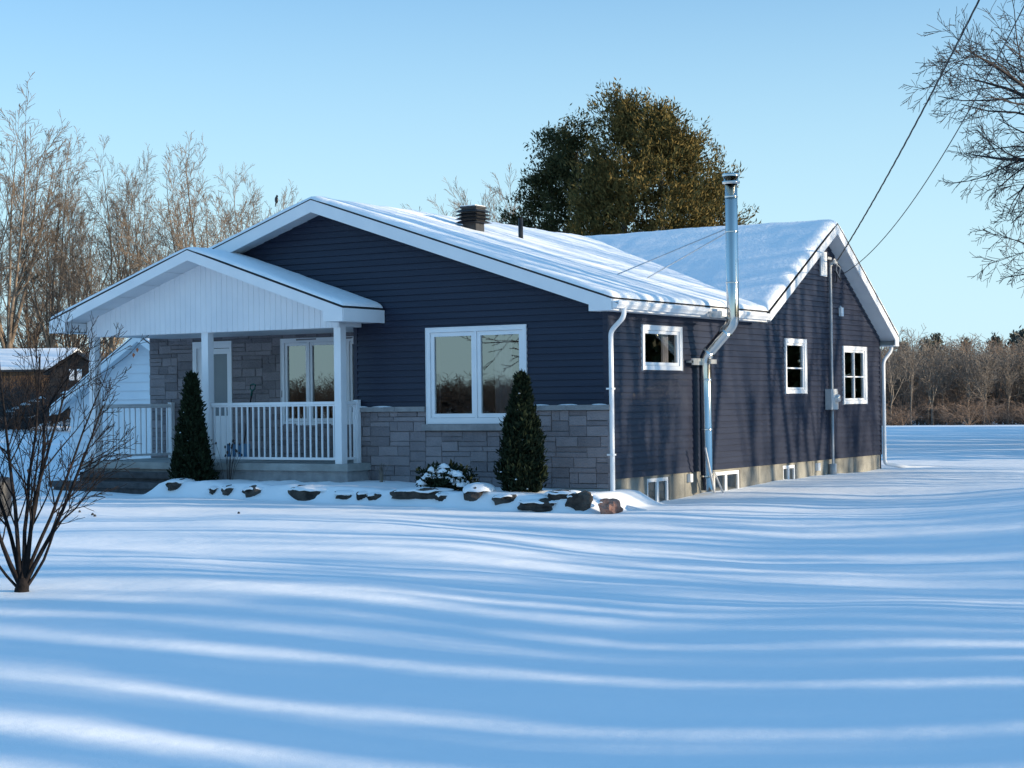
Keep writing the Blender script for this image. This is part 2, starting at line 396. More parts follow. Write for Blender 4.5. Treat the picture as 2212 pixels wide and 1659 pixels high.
window(PS, *SW[0], [(1.285, 2.665)], fw=.075, sash=.06, mat_g='glass2', curtains=[(1.4, 1.62), (2.3, 2.6)])
window(PS, *SW[1], [(7.575, 8.525)], fw=.075, sash=.05, mat_g='glass2', bars=[('h', 1.93)])
window(PS, *SW[2], [(10.795, 12.065)], fw=.075, sash=.05, mat_g='glass2', bars=[('h', 1.77), ('v', 11.43)])
PFo = lambda u, z, n: (-.05 + n, u, z)
for b, c in zip(BW, (1.86, 4.72, 7.76)):
    window(PFo, b[0], b[1], b[2], b[3], [(b[0] + .05, c - .02), (c + .02, b[1] - .05)], fw=.045, sash=.02, mat_g='glass2', prot=.01, depth=.5)['label'] = 'low basement window at the foundation'
# door
d = MB()
d.box(DOOR[0], DOOR[0] + .10, 1.66, 1.78, DOOR[2], DOOR[3]); d.box(DOOR[1] - .05, DOOR[1], 1.66, 1.78, DOOR[2], DOOR[3]); d.box(DOOR[0] + .1, DOOR[1] - .05, 1.662, 1.78, DOOR[3] - .14, DOOR[3])
d.box(DOOR[0] + .10, DOOR[0] + .24, 1.70, 1.76, DOOR[2], DOOR[3] - .14)
od = d.build('door', M['white'], house)
s = MB(); x0, x1 = DOOR[0] + .24, DOOR[1] - .05
s.box(x0, x0 + .1, 1.69, 1.75, .26, 2.47); s.box(x1 - .09, x1, 1.69, 1.75, .26, 2.47); s.box(x0 + .1, x1 - .09, 1.69, 1.75, 2.36, 2.47); s.box(x0 + .1, x1 - .09, 1.69, 1.75, .26, 1.10)
s.build('door_leaf', M['white'], od)
s = MB(); s.quad((x0 + .1, 1.72, 1.10), (x1 - .09, 1.72, 1.10), (x1 - .09, 1.72, 2.36), (x0 + .1, 1.72, 2.36)); s.build('door_glass', M['doorglass'], od)
s = MB(); s.tube([(x0 + .05, 1.63, 1.2), (x0 + .05, 1.63, 1.36)], .012); s.build('handle', M['black'], od)

# ------------------------------------------------------------------ roofs
def snowfield(name, x0, x1, y0, y1, zf, T, rr, step, seed, parent, material, edges='xXyY', jit=.04, rough=.012, xlim=None):
    def ax(a, b):
        e = [0, .006, .02, .045, .08, .13, .19]; L = b - a; n = int((L - .4) / step)
        return [a + q for q in e] + list(np.linspace(a + .27, b - .27, n)) + [b - q for q in e[::-1]]
    X = ax(x0, x1); Y = ax(y0, y1); mb = MB(); n = len(X)
    for y in Y:
        xr = xlim(y) if xlim else x1
        for x in X:
            if xlim: x = x0 + (x - x0) * (xr - x0) / (x1 - x0)
            j = jit * (nz(x * 2.1, y * 2.1, seed) + .5 * nz(x * 6, y * 6, seed))
            d = 9
            if 'x' in edges: d = min(d, x - x0)
            if 'X' in edges: d = min(d, xr - x)
            if 'y' in edges: d = min(d, y - y0)
            if 'Y' in edges: d = min(d, y1 - y)
            dd = min(1, max(0, (d - max(0, j)) / rr)) if d > 1e-6 else 0
            t = T * math.sqrt(max(0, 1 - (1 - dd) ** 2)) * (1 + .25 * nz(x * .5, y * .9, seed + 3) + .12 * nz(x * .6, y * 4.5, seed)) + rough * dd * (nz(x * 4, y * 4, seed) + .6 * nz(x * 11, y * 11, seed))
            mb.v.append((x, y, zf(x, y) + (t if dd > 0 else -.004)))
    for j in range(len(Y) - 1):
        for i in range(n - 1): mb.f.append((j * n + i, j * n + i + 1, (j + 1) * n + i + 1, (j + 1) * n + i)); mb.mi.append(0)
    return mb.build(name, material, parent, True)
# main gable roof
MX0, MX1, MY0, MY1 = -12.07, .31, -.40, 5.95
xval = lambda y: min(.31, RX + (RZ - zwing(min(y, PKY - .05))) / SL)
mb = MB(); mb.prism([(MX0, ztop(MX0)), (RX, RZ), (MX1, ztop(MX1)), (MX1, ztop(MX1) + .018), (RX, RZ + .018), (MX0, ztop(MX0) + .018)], 1, MY0 - .02, MY1)
for s in (1, -1): mb.add([(RX, 5.95, RZ + .03), (RX + s * (.26 - RX), 5.95, ztop(.26) + .03), (RX + s * .25, 9.5, RZ + .03 - .0825), (RX, 9.5, RZ + .03)], [(0, 1, 2, 3)])
roof = mb.build('roof', M['shingle'], house)
snowfield('snow_cover', MX0 + .02, MX1 + .02, MY0 - .0, 9.5, lambda x, y: RZ + .018 - SL * (math.sqrt((x - RX) ** 2 + .01) - .05), .075, .10, .16, 1.3, roof, M['roofsnow'], xlim=lambda y: MX1 + .02 if y < 5.96 else min(MX1 + .02, xval(y) + .12))
# wing roof
WX0, WX1, WY0, WY1 = -12.1, .35, 5.92, 13.38
mb = MB(); mb.prism([(WY0, zwing(WY0)), (PKY, PKZ), (WY1, zwing(WY1)), (WY1, zwing(WY1) + .02), (PKY, PKZ + .02), (WY0, zwing(WY0) + .02)], 0, WX0, WX1 + .02)
roof2 = mb.build('roof', M['shingle'], house)
def zwS(x, y):
    s = SLN if y < PKY else SLF; return PKZ + .02 - s * (math.sqrt((y - PKY) ** 2 + .02) - .08)
snowfield('snow_cover', WX0, WX1 + .01, WY0, WY1, zwS, .135, .20, .12, 7.7, roof2, M['puffsnow'], rough=.012, jit=.03)
# main gable fascia + soffit (front)
fd = .225
mb = MB(); ex = -.12
poly = [(RX, RZ), (MX1, ztop(MX1)), (MX1, 2.80), (ex, 2.80), (ex, ztop(ex) - fd), (RX, RZ - fd)]
mb.prism(poly, 1, MY0 - .015, MY0 + .01)
poly = [(RX, RZ), (RX, RZ - fd), (-11.64, ztop(-11.64) - fd), (-11.64, 2.80), (MX0, 2.80), (MX0, ztop(MX0))]
mb.prism(poly, 1, MY0 - .015, MY0 + .01)
mb.box(MX1 - .01, MX1 + .012, MY0 + .011, WY0, 2.80, ztop(MX1) - .005)
mb.box(MX0 - .01, MX0 + .012, MY0 + .011, WY0, 2.80, ztop(MX0) - .005)
mb.build('fascia', M['white'], house)
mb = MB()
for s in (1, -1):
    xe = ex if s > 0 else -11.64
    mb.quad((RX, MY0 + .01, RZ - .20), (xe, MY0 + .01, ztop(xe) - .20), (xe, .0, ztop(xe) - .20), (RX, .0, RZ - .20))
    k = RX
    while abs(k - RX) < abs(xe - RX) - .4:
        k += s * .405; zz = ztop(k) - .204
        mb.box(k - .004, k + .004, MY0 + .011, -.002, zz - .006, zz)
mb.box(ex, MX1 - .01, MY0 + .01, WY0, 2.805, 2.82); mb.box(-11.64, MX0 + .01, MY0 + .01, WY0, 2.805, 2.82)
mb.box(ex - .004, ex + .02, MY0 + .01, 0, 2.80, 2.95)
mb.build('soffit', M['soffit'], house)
# wing fascia + soffit
mb = MB(); wf = .19
mb.prism([(PKY, PKZ), (5.99, zwing(5.99)), (5.99, zwing(5.99) - wf), (PKY, PKZ - wf * 1.06)], 0, WX1 - .01, WX1 + .015)
ey = 13.1
mb.prism([(PKY, PKZ), (PKY, PKZ - wf * 1.06), (ey + .05, zwing(ey + .05) - wf), (ey + .05, zwing(WY1) - wf), (WY1, zwing(WY1) - wf), (WY1, zwing(WY1))], 0, WX1 - .01, WX1 + .015)
mb.box(WX0, WX1 - .011, WY1 - .012, WY1 + .01, zwing(WY1) - wf, zwing(WY1) - .003)
mb.build('fascia', M['white'], house)
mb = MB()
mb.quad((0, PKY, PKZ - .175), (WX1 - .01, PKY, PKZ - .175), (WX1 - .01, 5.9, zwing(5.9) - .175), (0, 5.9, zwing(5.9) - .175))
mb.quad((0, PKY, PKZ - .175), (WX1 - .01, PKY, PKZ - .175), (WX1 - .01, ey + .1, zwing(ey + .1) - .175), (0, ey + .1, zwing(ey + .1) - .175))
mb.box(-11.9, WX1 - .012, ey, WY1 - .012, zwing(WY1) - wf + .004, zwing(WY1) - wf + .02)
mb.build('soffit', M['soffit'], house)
# gutters
def gutter(pts2, ax, a0, a1, notch=None):
    mb = MB(); P = lambda p, a: (p[0], a, p[1]) if ax == 1 else (a, p[0], p[1])
    segs = [(a0, a1)] if not notch else [(a0, notch[0]), (notch[1], a1)]
    for (s0, s1) in segs:
        for (p, q) in zip(pts2[:-1], pts2[1:]): mb.quad(P(p, s0), P(q, s0), P(q, s1), P(p, s1))
        if s0 == a0: mb.add([P(p, s0) for p in pts2], [tuple(range(len(pts2)))])
        if s1 == a1: mb.add([P(p, s1) for p in pts2], [tuple(range(len(pts2)))])
    return mb
gx = MX1 + .013
prof = [(gx, 2.955), (gx, 2.84), (gx + .07, 2.835), (gx + .085, 2.86), (gx + .12, 2.90), (gx + .125, 2.955), (gx + .105, 2.957), (gx + .10, 2.90)]
gut = gutter(prof, 1, MY0 - .01, WY0 - .02).build('gutter', M['white'], house)
mb = MB()
for k in range(26):
    y = MY0 + .1 + k * .235
    if abs(y - 3.3) > .2: snowlump(mb, gx + .06, y, 2.93, .05, .13 + .05 * nz(k, 2), .035 + .02 * nz(k * 1.7, 9), k * 1.3)
mb.build('snow_cover', M['roofsnow'], gut, True)
# downspouts
def spout(pts, name='downspout'):
    mb = MB(); mb.tube(pts, .042, 10); return mb.build(name, M['white'], house, True)
def smooth_path(ps, r=.1, n=4):
    out = [Vector(ps[0])]
    for a, b, c in zip(ps[:-2], ps[1:-1], ps[2:]):
        a, b, c = Vector(a), Vector(b), Vector(c); p = b + (a - b).normalized() * r; q = b + (c - b).normalized() * r
        for i in range(n + 1):
            t = i / n; out.append(p * (1 - t) ** 2 + b * 2 * t * (1 - t) + q * t * t)
    out.append(Vector(ps[-1])); return out
spout(smooth_path([(gx + .06, -.12, 2.85), (gx + .06, -.12, 2.70), (.075, -.02, 2.47), (.075, -.02, -.28), (.5, -.42, -.42), (1.15, -.88, -.46)], .09))['label'] = 'white downspout at the near corner'
spout(smooth_path([(.2, 13.33, 2.5), (.2, 13.33, 2.38), (.06, 13.17, 2.14), (.06, 13.17, -.22), (.5, 13.6, -.32), (1.3, 14.3, -.36)], .09))
mb = MB()
for z in (1.5, .4): mb = MB(); mb.box(.0, .12, -.07, .03, z, z + .03); mb.build('downspout_strap', M['white'], house)

# ------------------------------------------------------------------ porch
PRX, PRZ, PSL = -8.1, 4.19, .337
pz = lambda x: PRZ - PSL * abs(x - PRX)
PX0, PX1, PY0 = -11.66, -4.55, -1.26
mb = MB(); mb.prism([(PX0, pz(PX0)), (PRX, PRZ), (PX1, pz(PX1)), (PX1, pz(PX1) + .018), (PRX, PRZ + .018), (PX0, pz(PX0) + .018)], 1, PY0 - .015, -.018)
pr = mb.build('porch_roof', M['shingle'], house)
snowfield('snow_cover', PX0 + .02, PX1 - .0, PY0 + .0, -.05, lambda x, y: PRZ + .018 - PSL * (math.sqrt((x - PRX) ** 2 + .02) - .07) , .075, .13, .09, 4.4, pr, M['roofsnow'], jit=.025, rough=.006)
mb = MB(); pf = .19
for s in (1, -1):
    xe = PX1 if s > 0 else PX0; xi = xe - s * .42
    mb.prism([(PRX, PRZ - .003), (xe, pz(xe) - .003), (xe, 2.76), (xi, 2.76), (xi, pz(xi) - pf), (PRX, PRZ - pf)], 1, PY0 - .012, PY0 + .012)
    mb.box(xe - .012, xe + .012, PY0 + .013, -.02, 2.76, pz(xe) - .004)
mb.build('porch_fascia', M['white'], house)
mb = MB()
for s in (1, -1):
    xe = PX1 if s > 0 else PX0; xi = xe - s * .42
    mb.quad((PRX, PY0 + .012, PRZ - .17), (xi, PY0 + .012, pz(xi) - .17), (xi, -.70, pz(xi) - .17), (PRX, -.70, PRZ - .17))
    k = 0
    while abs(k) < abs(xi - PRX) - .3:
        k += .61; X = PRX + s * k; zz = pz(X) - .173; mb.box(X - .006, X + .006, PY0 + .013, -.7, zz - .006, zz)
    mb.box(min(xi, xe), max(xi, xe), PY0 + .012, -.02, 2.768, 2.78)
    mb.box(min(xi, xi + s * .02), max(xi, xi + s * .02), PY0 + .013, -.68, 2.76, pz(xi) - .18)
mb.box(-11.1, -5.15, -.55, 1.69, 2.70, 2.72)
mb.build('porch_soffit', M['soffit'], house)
# gable board: vertical planks with grooves
mb = MB(); gx0, gx1 = -11.22, -5.05; wdt = .128; x = gx0
zt = lambda X: pz(X) - .168
while x < gx1 - .01:
    a, b = x, min(gx1, x + wdt); g_ = .012; pts = [a] + ([PRX] if a < PRX < b - g_ else []) + [b - g_]
    for p, q in zip(pts[:-1], pts[1:]): mb.quad((p, -.70, 2.685), (q, -.70, 2.685), (q, -.70, zt(q)), (p, -.70, zt(p)))
    mb.quad((b - g_, -.70, 2.685), (b - g_ / 2, -.688, 2.685), (b - g_ / 2, -.688, zt(b)), (b - g_, -.70, zt(b - g_)))
    mb.quad((b - g_ / 2, -.688, 2.685), (b, -.70, 2.685), (b, -.70, zt(b)), (b - g_ / 2, -.688, zt(b)))
    x += wdt
mb.box(gx0, gx1, -.687, -.50, 2.68, 2.76); mb.box(gx0 + .02, gx1 - .02, -.66, -.60, 2.76, 2.95)
mb.box(gx1 - .16, gx1, -.499, -.03, 2.70, 2.90); mb.box(gx0, gx0 + .16, -.499, 1.68, 2.70, 2.90)
mb.build('porch_gable', M['vinyl'], house)
# posts
PO = [(-5.20, -5.05), (-8.31, -8.15), (-11.22, -11.06)]
for a, b in PO:
    mb = MB(); mb.box(a, b, -.66, -.50, .24, 2.68); mb.build('post', M['white'], house)
# deck + steps
mb = MB(); mb.box(-11.42, -4.88, -.72, 1.66, .115, .243); mb.build('porch_deck', M['porchconc'], house)
mb = MB(); mb.box(-11.36, -4.93, -.66, 1.6, -.6, .114); mb.build('porch_base', M['cap'], house)
mb = MB(); mb.box(-11.1, -8.1, -1.05, -.73, -.05, .06); mb.box(-11.15, -8.1, -1.0, -.73, -.4, -.051); mb.build('step', M['step'], house)
mb = MB(); mb.box(-11.55, -8.1, -1.45, -1.06, -.22, -.11); mb.box(-11.45, -8.15, -1.40, -1.06, -.5, -.221); mb.build('step', M['step'], house)
# railings
def railing(p0, p1, ztp, zbt, n, endpost=None):
    p0 = Vector((*p0, 0)); p1 = Vector((*p1, 0)); d = p1 - p0; alongx = abs(d.x) > abs(d.y)
    def bar(mb, w, h, z):
        if alongx: mb.box(p0.x, p1.x, p0.y - w / 2, p0.y + w / 2, z - h / 2, z + h / 2)
        else: mb.box(p0.x - w / 2, p0.x + w / 2, p0.y, p1.y, z - h / 2, z + h / 2)
    mb = MB(); bar(mb, .075, .05, ztp - .03); bar(mb, .045, .03, ztp - .072); bar(mb, .05, .045, zbt)
    r = mb.build('railing', M['white'], house)
    for i in range(n):
        q = p0 + d * (i + .5) / n; b = MB(); b.box(q.x - .0135, q.x + .0135, q.y - .0135, q.y + .0135, zbt + .02, ztp - .085); b.build('baluster', M['white'], r)
    if endpost is not None:
        b = MB(); b.box(endpost[0] - .05, endpost[0] + .05, endpost[1] - .05, endpost[1] + .05, .244, ztp + .02); b.build('rail_post', M['white'], r)
    return r
railing((-8.14, -.58), (-5.21, -.58), 1.365, .33, 22)
railing((-11.14, -.49), (-11.14, 1.55), 1.365, .33, 13, (-11.14, 1.6))
railing((-5.12, -.49), (-5.12, -.13), 1.365, .33, 3, (-5.12, -.10))

# ------------------------------------------------------------------ chimney
CY = 3.36; cr = .112
ch = MB()
ch.tube(smooth_path([(.20, CY, -.34), (.20, CY, 2.10), (.76, CY, 2.68), (.76, CY, 5.22)], .14, 5), cr, 20)
chim = ch.build('chimney', M['steel'], house, True)
mb = MB()
for z in (-.1, .75, 1.65, 3.4, 4.32, 4.95):
    X = .20 if z < 2 else .76; mb = MB(); mb.tube([(X, CY, z), (X, CY, z + .012), (X, CY, z + .03), (X, CY, z + .042)], [cr + .002, cr + .008, cr + .008, cr + .002], 20); mb.build('pipe_band', M['steel'], chim, True)
for q in ([(.62, CY, 2.53), (.645, CY, 2.557)], [(.27, CY, 2.175), (.295, CY, 2.202)]): mb = MB(); mb.tube(q, cr + .006, 20); mb.build('pipe_band', M['steel'], chim, True)
mb = MB(); mb.tube([(.76, CY, 5.20), (.76, CY, 5.21), (.76, CY, 5.25)], [cr + .005, cr + .045, cr + .05], 20)
mb.tube([(.76, CY, 5.255), (.76, CY, 5.33)], [cr + .02, cr + .02], 20); mb.tube([(.76, CY, 5.335), (.76, CY, 5.35), (.76, CY, 5.375), (.76, CY, 5.39)], [cr + .045, cr + .05, cr + .05, cr + .03], 20)
mb.build('chimney_cap', M['steel'], chim, True)
mb = MB(); mb.box(.02, .16, CY - .42, CY + .2, 1.98, 2.02); mb.box(.13, .17, CY - .42, CY + .2, 1.94, 2.06); mb.box(.34, .37, CY - .13, CY + .13, 1.96, 2.04)
mb.build('bracket', M['galv'], chim); mb = MB(); mb.box(.43, .50, CY - .38, CY - .2, 2.80, 2.86); mb.box(.45, .66, CY - .3, CY - .24, 2.80, 2.90); mb.box(.45, .66, CY - .30, CY + .14, 2.77, 2.80)
mb.build('bracket', M['galv'], chim)
mb = MB(); mb.tube([(.34, CY - .35, .45), (.34, CY + .02, -.38)], .022, 8); mb.build('brace', M['galv'], chim); mb = MB(); mb.tube([(.30, CY + .1, .0), (.36, CY + .35, -.4)], .018, 8); mb.build('brace', M['galv'], chim)
def roofhit(u, v):
    d = ray(u, v); t = (RZ + .035 - SL * (CAM[0] - RX) - CAM[2]) / (d[2] + SL * d[0]); return CAM + d * t
mb = MB()
for (u, v) in ((1330, 600), (1395, 608)):
    p = roofhit(u, v); mb = MB(); mb.tube([(.66, CY, 4.40 if u == 1330 else 4.33), (p[0], p[1], p[2] + .05)], .012, 6); mb.build('stay_rod', M['galv'], chim)
# roof vent and pipe
bxp = roofhit(1023, 503); bx0, by0 = bxp[0], bxp[1]; zb = ztop(bx0)
vt = MB(); vt.box(bx0 - .15, bx0 + .15, by0 - .15, by0 + .15, zb - .2, zb + .26)
for k in range(4):
    z = zb + .22 + k * .07; a, b = .262, .185
    vt.add([(bx0 - a, by0 - a, z), (bx0 + a, by0 - a, z), (bx0 + a, by0 + a, z), (bx0 - a, by0 + a, z), (bx0 - b, by0 - b, z + .045), (bx0 + b, by0 - b, z + .045), (bx0 + b, by0 + b, z + .045), (bx0 - b, by0 + b, z + .045)],
           [(0, 1, 2, 3), (0, 1, 5, 4), (1, 2, 6, 5), (2, 3, 7, 6), (3, 0, 4, 7), (4, 5, 6, 7)])
vt.box(bx0 - .17, bx0 + .17, by0 - .17, by0 + .17, zb + .261, zb + .50); vt.box(bx0 - .19, bx0 + .19, by0 - .19, by0 + .19, zb + .501, zb + .54)
rv = vt.build('roof_vent', M['black'], house)
mb = MB(); mb.box(bx0 - .185, bx0 + .16, by0 - .185, by0 + .185, zb + .541, zb + .556); mb.build('snow_cover', M['roofsnow'], rv)
p = roofhit(1125, 521); mb = MB(); mb.tube([(p[0], p[1], p[2] - .1), (p[0], p[1], p[2] + .46)], .048, 12); mb.tube([(p[0], p[1], p[2] - .02), (p[0], p[1], p[2] + .06)], [.09, .052], 12); mb.build('vent_pipe', M['black'], house, True)

# ------------------------------------------------------------------ service entrance
MYm = 9.92
mb = MB(); mb.tube([(.075, MYm, -.34), (.075, MYm, 1.05)], .028, 10); mb.tube([(.075, MYm, 1.5), (.075, MYm, 4.15)], .028, 10); mb.box(.02, .13, MYm - .06, MYm + .07, -.36, -.1)
mast = mb.build('service_mast', M['grey'], house, True)
mb = MB(); mb.tube([(.075, MYm, 4.14), (.10, MYm, 4.22), (.16, MYm, 4.24), (.2, MYm, 4.18)], [.04, .06, .055, .04], 10); mb.tube([(.19, MYm, 4.2), (.25, MYm + .12, 4.10), (.2, MYm + .2, 3.9), (.12, MYm + .22, 4.05), (.25, 9.9, 4.25)], .009, 6)
mb.tube([(.05, MYm - .1, 4.3), (.12, MYm - .05, 4.28)], .03, 8)
mb.build('weatherhead', M['grey'], mast, True)
mb = MB(); mb.box(.02, .16, 9.66, 10.02, 1.06, 1.50)
mt = mb.build('meter_box', M['grey'], house)
mb = MB(); mb.tube([(.16, 9.93, 1.30), (.19, 9.93, 1.30), (.24, 9.93, 1.30), (.25, 9.93, 1.30)], [.09, .09, .075, .06], 16); mb.box(.0, .10, 10.03, 10.22, 1.07, 1.45); mb.build('meter', M['galv'], mt, True)
mb = MB(); mb.box(.02, .055, 9.45, 9.78, 3.9, 4.42)
for k in range(9): mb.box(.055, .068, 9.49, 9.74, 3.95 + k * .05, 3.98 + k * .05)
mb.build('gable_vent', M['white'], house)
mb = MB(); mb.box(.02, .08, 10.52, 10.66, 3.08, 3.27); mb.tube([(.03, 10.58, 3.27), (.05, 10.59, 3.29)], .03, 8); mb.build('junction_box', M['white'], house)
for q in ((9.15, 9.27, -.22, -.06), (3.0, 3.1, -.18, -.03)): mb = MB(); mb.box(-.02, .05, *q); mb.build('vent_hood', M['white'], house)
mb = MB(); mb.tube([(.02, 10.3, 4.05), (.07, 10.3, 4.0), (.06, 10.3, 3.8)], .02, 6); mb.tube([(.03, 10.45, 4.0), (.08, 10.5, 3.85)], .015, 6); mb.tube([(.03, 10.2, 3.95), (.05, 10.15, 3.7), (.05, 9.98, 3.6)], .008, 6); mb.build('wire_clamp', M['black'], house)

# ------------------------------------------------------------------ overhead wires and pole
def cable(name, A, B, sag, r, strands, label):
    A, B = Vector(A), Vector(B); mb = MB(); n = 160; pts = []
    for i in range(n + 1):
        t = i / n; p = A.lerp(B, t); p.z -= 4 * sag * t * (1 - t); pts.append(p)
    if strands == 1: mb.tube(pts, r, 5)
    else:
        d = (B - A).normalized(); a = d.cross(Vector((0, 0, 1))).normalized(); b = a.cross(d)
        for s in range(strands):
            mb.tube([p + (a * math.cos(i * .55 + s * 2.094) + b * math.sin(i * .55 + s * 2.094)) * r * 1.15 for i, p in enumerate(pts)], r, 5)
    return tag(mb.build(name, M['black'], None, True), label, 'cable')
cable('power_cable', (.25, 9.9, 4.25), (10.884, -9.39, 8.40), .304, .0072, 3, 'thick twisted black cable rising from the gable peak, left of the two overhead lines')
cable('phone_cable', (.1, 10.6, 4.0), (10.884, -9.39, 7.60), .876, .008, 1, 'thin single black cable sagging below and right of the twisted one')
pole = tag(empty('utility_pole', (10.9, -9.35, H(10.9, -9.35))), 'weathered wooden utility pole holding the overhead lines beside the yard', 'utility pole')
mb = MB(); mb.tube([(10.95, -9.45, -.6), (10.95, -9.45, 9.2)], [.15, .10], 12); mb.build('pole', M['bark2'], pole, True)
for z in (8.4, 7.6): mb = MB(); mb.tube([(10.95, -9.45, z), (10.88, -9.39, z)], .03, 8); mb.build('insulator', M['grey'], pole)

# ------------------------------------------------------------------ bare trees
def sprays(rng, centers, n_per, rad_, L, W, outward=None):
    c = np.repeat(centers, n_per, 0); N = len(c)
    off = rng.normal(size=(N, 3)) * rad_ * np.array([1, 1, 1.0]); p = c + off
    axis_ = (outward[np.repeat(np.arange(len(centers)), n_per)] if outward is not None else np.zeros((N, 3))) * .7 + rng.normal(size=(N, 3)) * .55 + np.array([0, 0, .55])
    axis_ /= np.linalg.norm(axis_, axis=1)[:, None]; sd = np.cross(axis_, rng.normal(size=(N, 3))); sd /= np.linalg.norm(sd, axis=1)[:, None] + 1e-9
    l = L * rng.uniform(.6, 1.3, (N, 1)); w = W * rng.uniform(.6, 1.3, (N, 1))
    V = np.stack([p, p + axis_ * l * .45 + sd * w, p + axis_ * l, p + axis_ * l * .5 - sd * w], 1).reshape(-1, 3)
    F = np.arange(N * 4).reshape(N, 4); return V, F
def tree_arrays(seed, Ht, r0, trunk=.28, nmain=6, spread=.5, lens=(.42, .45, .5), cnts=(9, 6, 4), up=.06, wig=.10, droop=0., leader=True, sides=(6, 5, 3, 3), minr=.006, mainlen=.68, ang=(.45, .95)):
    rng = np.random.default_rng(seed); V = []; F = []; nv = 0
    def tube(pts, rs, k):
        nonlocal nv
        pts = np.array(pts); n = len(pts); t = np.gradient(pts, axis=0); t /= np.linalg.norm(t, axis=1)[:, None] + 1e-9
        ref = np.where(np.abs(t[:, 2:3]) < .9, np.array([[0, 0, 1.]]), np.array([[1., 0, 0]]))
        ref = np.repeat(ref[:1], n, 0)
        a = np.cross(t, ref); a /= np.linalg.norm(a, axis=1)[:, None] + 1e-9; b = np.cross(t, a)
        th = np.arange(k) * 2 * np.pi / k
        ring = pts[:, None, :] + (a[:, None, :] * np.cos(th)[None, :, None] + b[:, None, :] * np.sin(th)[None, :, None]) * np.array(rs)[:, None, None]
        V.append(ring.reshape(-1, 3)); idx = np.arange(n * k).reshape(n, k) + nv
        q = np.stack([idx[:-1], np.roll(idx[:-1], -1, 1), np.roll(idx[1:], -1, 1), idx[1:]], -1).reshape(-1, 4); F.append(q); nv += n * k
    def rv(): v = rng.normal(size=3); return v / np.linalg.norm(v)
    def grow(p, d, L, ra, rb, lvl, upb):
        n = (7, 6, 4, 3, 3)[lvl]; pts = [p]; d = d / np.linalg.norm(d); ds = [d]
        for i in range(n):
            d = d + rv() * wig * (1.3 if lvl > 1 else 1) + np.array([0, 0, upb]); d /= np.linalg.norm(d); p = p + d * L / n; pts.append(p); ds.append(d)
        rs = np.maximum(minr, np.linspace(ra, rb, n + 1)); tube(pts, rs, sides[min(lvl, len(sides) - 1)])
        if lvl == 0: return pts, ds, rs
        if lvl - 1 < len(cnts):
            for c in range(cnts[lvl - 1]):
                t = .18 + .80 * (c + rng.random()) / cnts[lvl - 1]; k = t * n; i = min(n - 1, int(k)); q = pts[i] + (pts[i + 1] - pts[i]) * (k - i)
                side = rv(); side -= ds[i] * (side @ ds[i]); side /= np.linalg.norm(side) + 1e-9
                an = rng.uniform(*ang); dd = ds[i] * math.cos(an) + side * math.sin(an)
                r = rs[i] * (1 - (k - i)) + rs[i + 1] * (k - i)
                grow(q, dd, L * lens[min(lvl - 1, len(lens) - 1)] * (1.15 - .55 * t) * rng.uniform(.75, 1.2), r * .5, r * .15, lvl + 1, upb * (.3 if droop == 0 else 1) - droop)
    pts, ds, rs = grow(np.zeros(3), np.array([rng.normal() * .03, rng.normal() * .03, 1.]), Ht * trunk, r0, r0 * .72, 0, .02)
    top = pts[-1]
    for m in range(nmain):
        az = 2 * math.pi * (m + rng.uniform(-.25, .25)) / nmain; sp = spread * rng.uniform(.35, 1.15) if leader else spread * rng.uniform(.7, 1.2)
        if m == 0 and leader: sp *= .2
        k = rng.uniform(.75 if leader else .3, 1) if m else 1; i = min(len(pts) - 1, int(k * (len(pts) - 1)))
        grow(pts[i], np.array([math.cos(az) * math.sin(sp), math.sin(az) * math.sin(sp), math.cos(sp)]), Ht * mainlen * rng.uniform(.8, 1.05) * (1.05 - .25 * sp), r0 * rng.uniform(.38, .55), r0 * .05, 1, up)
    return np.concatenate(V), np.concatenate(F)
def norm(a):
    V, F = a; z = np.percentile(V[:, 2], 99.7); r = 10 / z; return V * r, F
def mesh_from(name, V, F, material):
    me = bpy.data.meshes.new(name); me.vertices.add(len(V)); me.vertices.foreach_set('co', V.astype(np.float32).ravel())
    me.loops.add(F.size); me.loops.foreach_set('vertex_index', F.astype(np.int32).ravel())
    me.polygons.add(len(F)); me.polygons.foreach_set('loop_start', np.arange(0, F.size, F.shape[1], dtype=np.int32))
    try: me.polygons.foreach_set('loop_total', np.full(len(F), F.shape[1], dtype=np.int32))
    except Exception: pass
    me.materials.append(material); me.update(calc_edges=True); me.polygons.foreach_set('use_smooth', [True] * len(F)); me.validate(); return me
T = {}
T['a'] = norm(tree_arrays(11, 10, .13, .24, 8, .50, cnts=(11, 7, 5), lens=(.36, .42, .5), up=.075, minr=.0055, ang=(.4, .8), wig=.11, mainlen=.62))
T['b'] = norm(tree_arrays(12, 10, .12, .32, 7, .42, cnts=(11, 7, 5), lens=(.36, .42, .5), up=.07, minr=.0055, ang=(.4, .8), wig=.11, mainlen=.6))
T['c'] = norm(tree_arrays(13, 10, .13, .26, 10, .78, cnts=(13, 8, 5), lens=(.34, .42, .5), up=.07, minr=.0055, ang=(.4, .8), wig=.10, mainlen=.6))
T['d'] = norm(tree_arrays(14, 10, .12, .2, 7, .38, cnts=(12, 7, 4), lens=(.32, .42, .5), up=.045, minr=.0055, ang=(.35, .7), wig=.09, mainlen=.7))
T['thin'] = norm(tree_arrays(15, 10, .07, .3, 6, .32, cnts=(9, 6, 4), up=.06, wig=.08, minr=.006, ang=(.3, .6)))
TM = {k: mesh_from('bare_tree', v[0], v[1], M['bark']) for k, v in T.items()}
def put(name, me, loc, s, rz, label, cat, group=None, sz=None, kind=None):
    o = bpy.data.objects.new(name, me); col.objects.link(o); o.location = loc; o.scale = (s, s, sz or s); o.rotation_euler = (0, 0, rz)
    return tag(o, label, cat, group, kind)
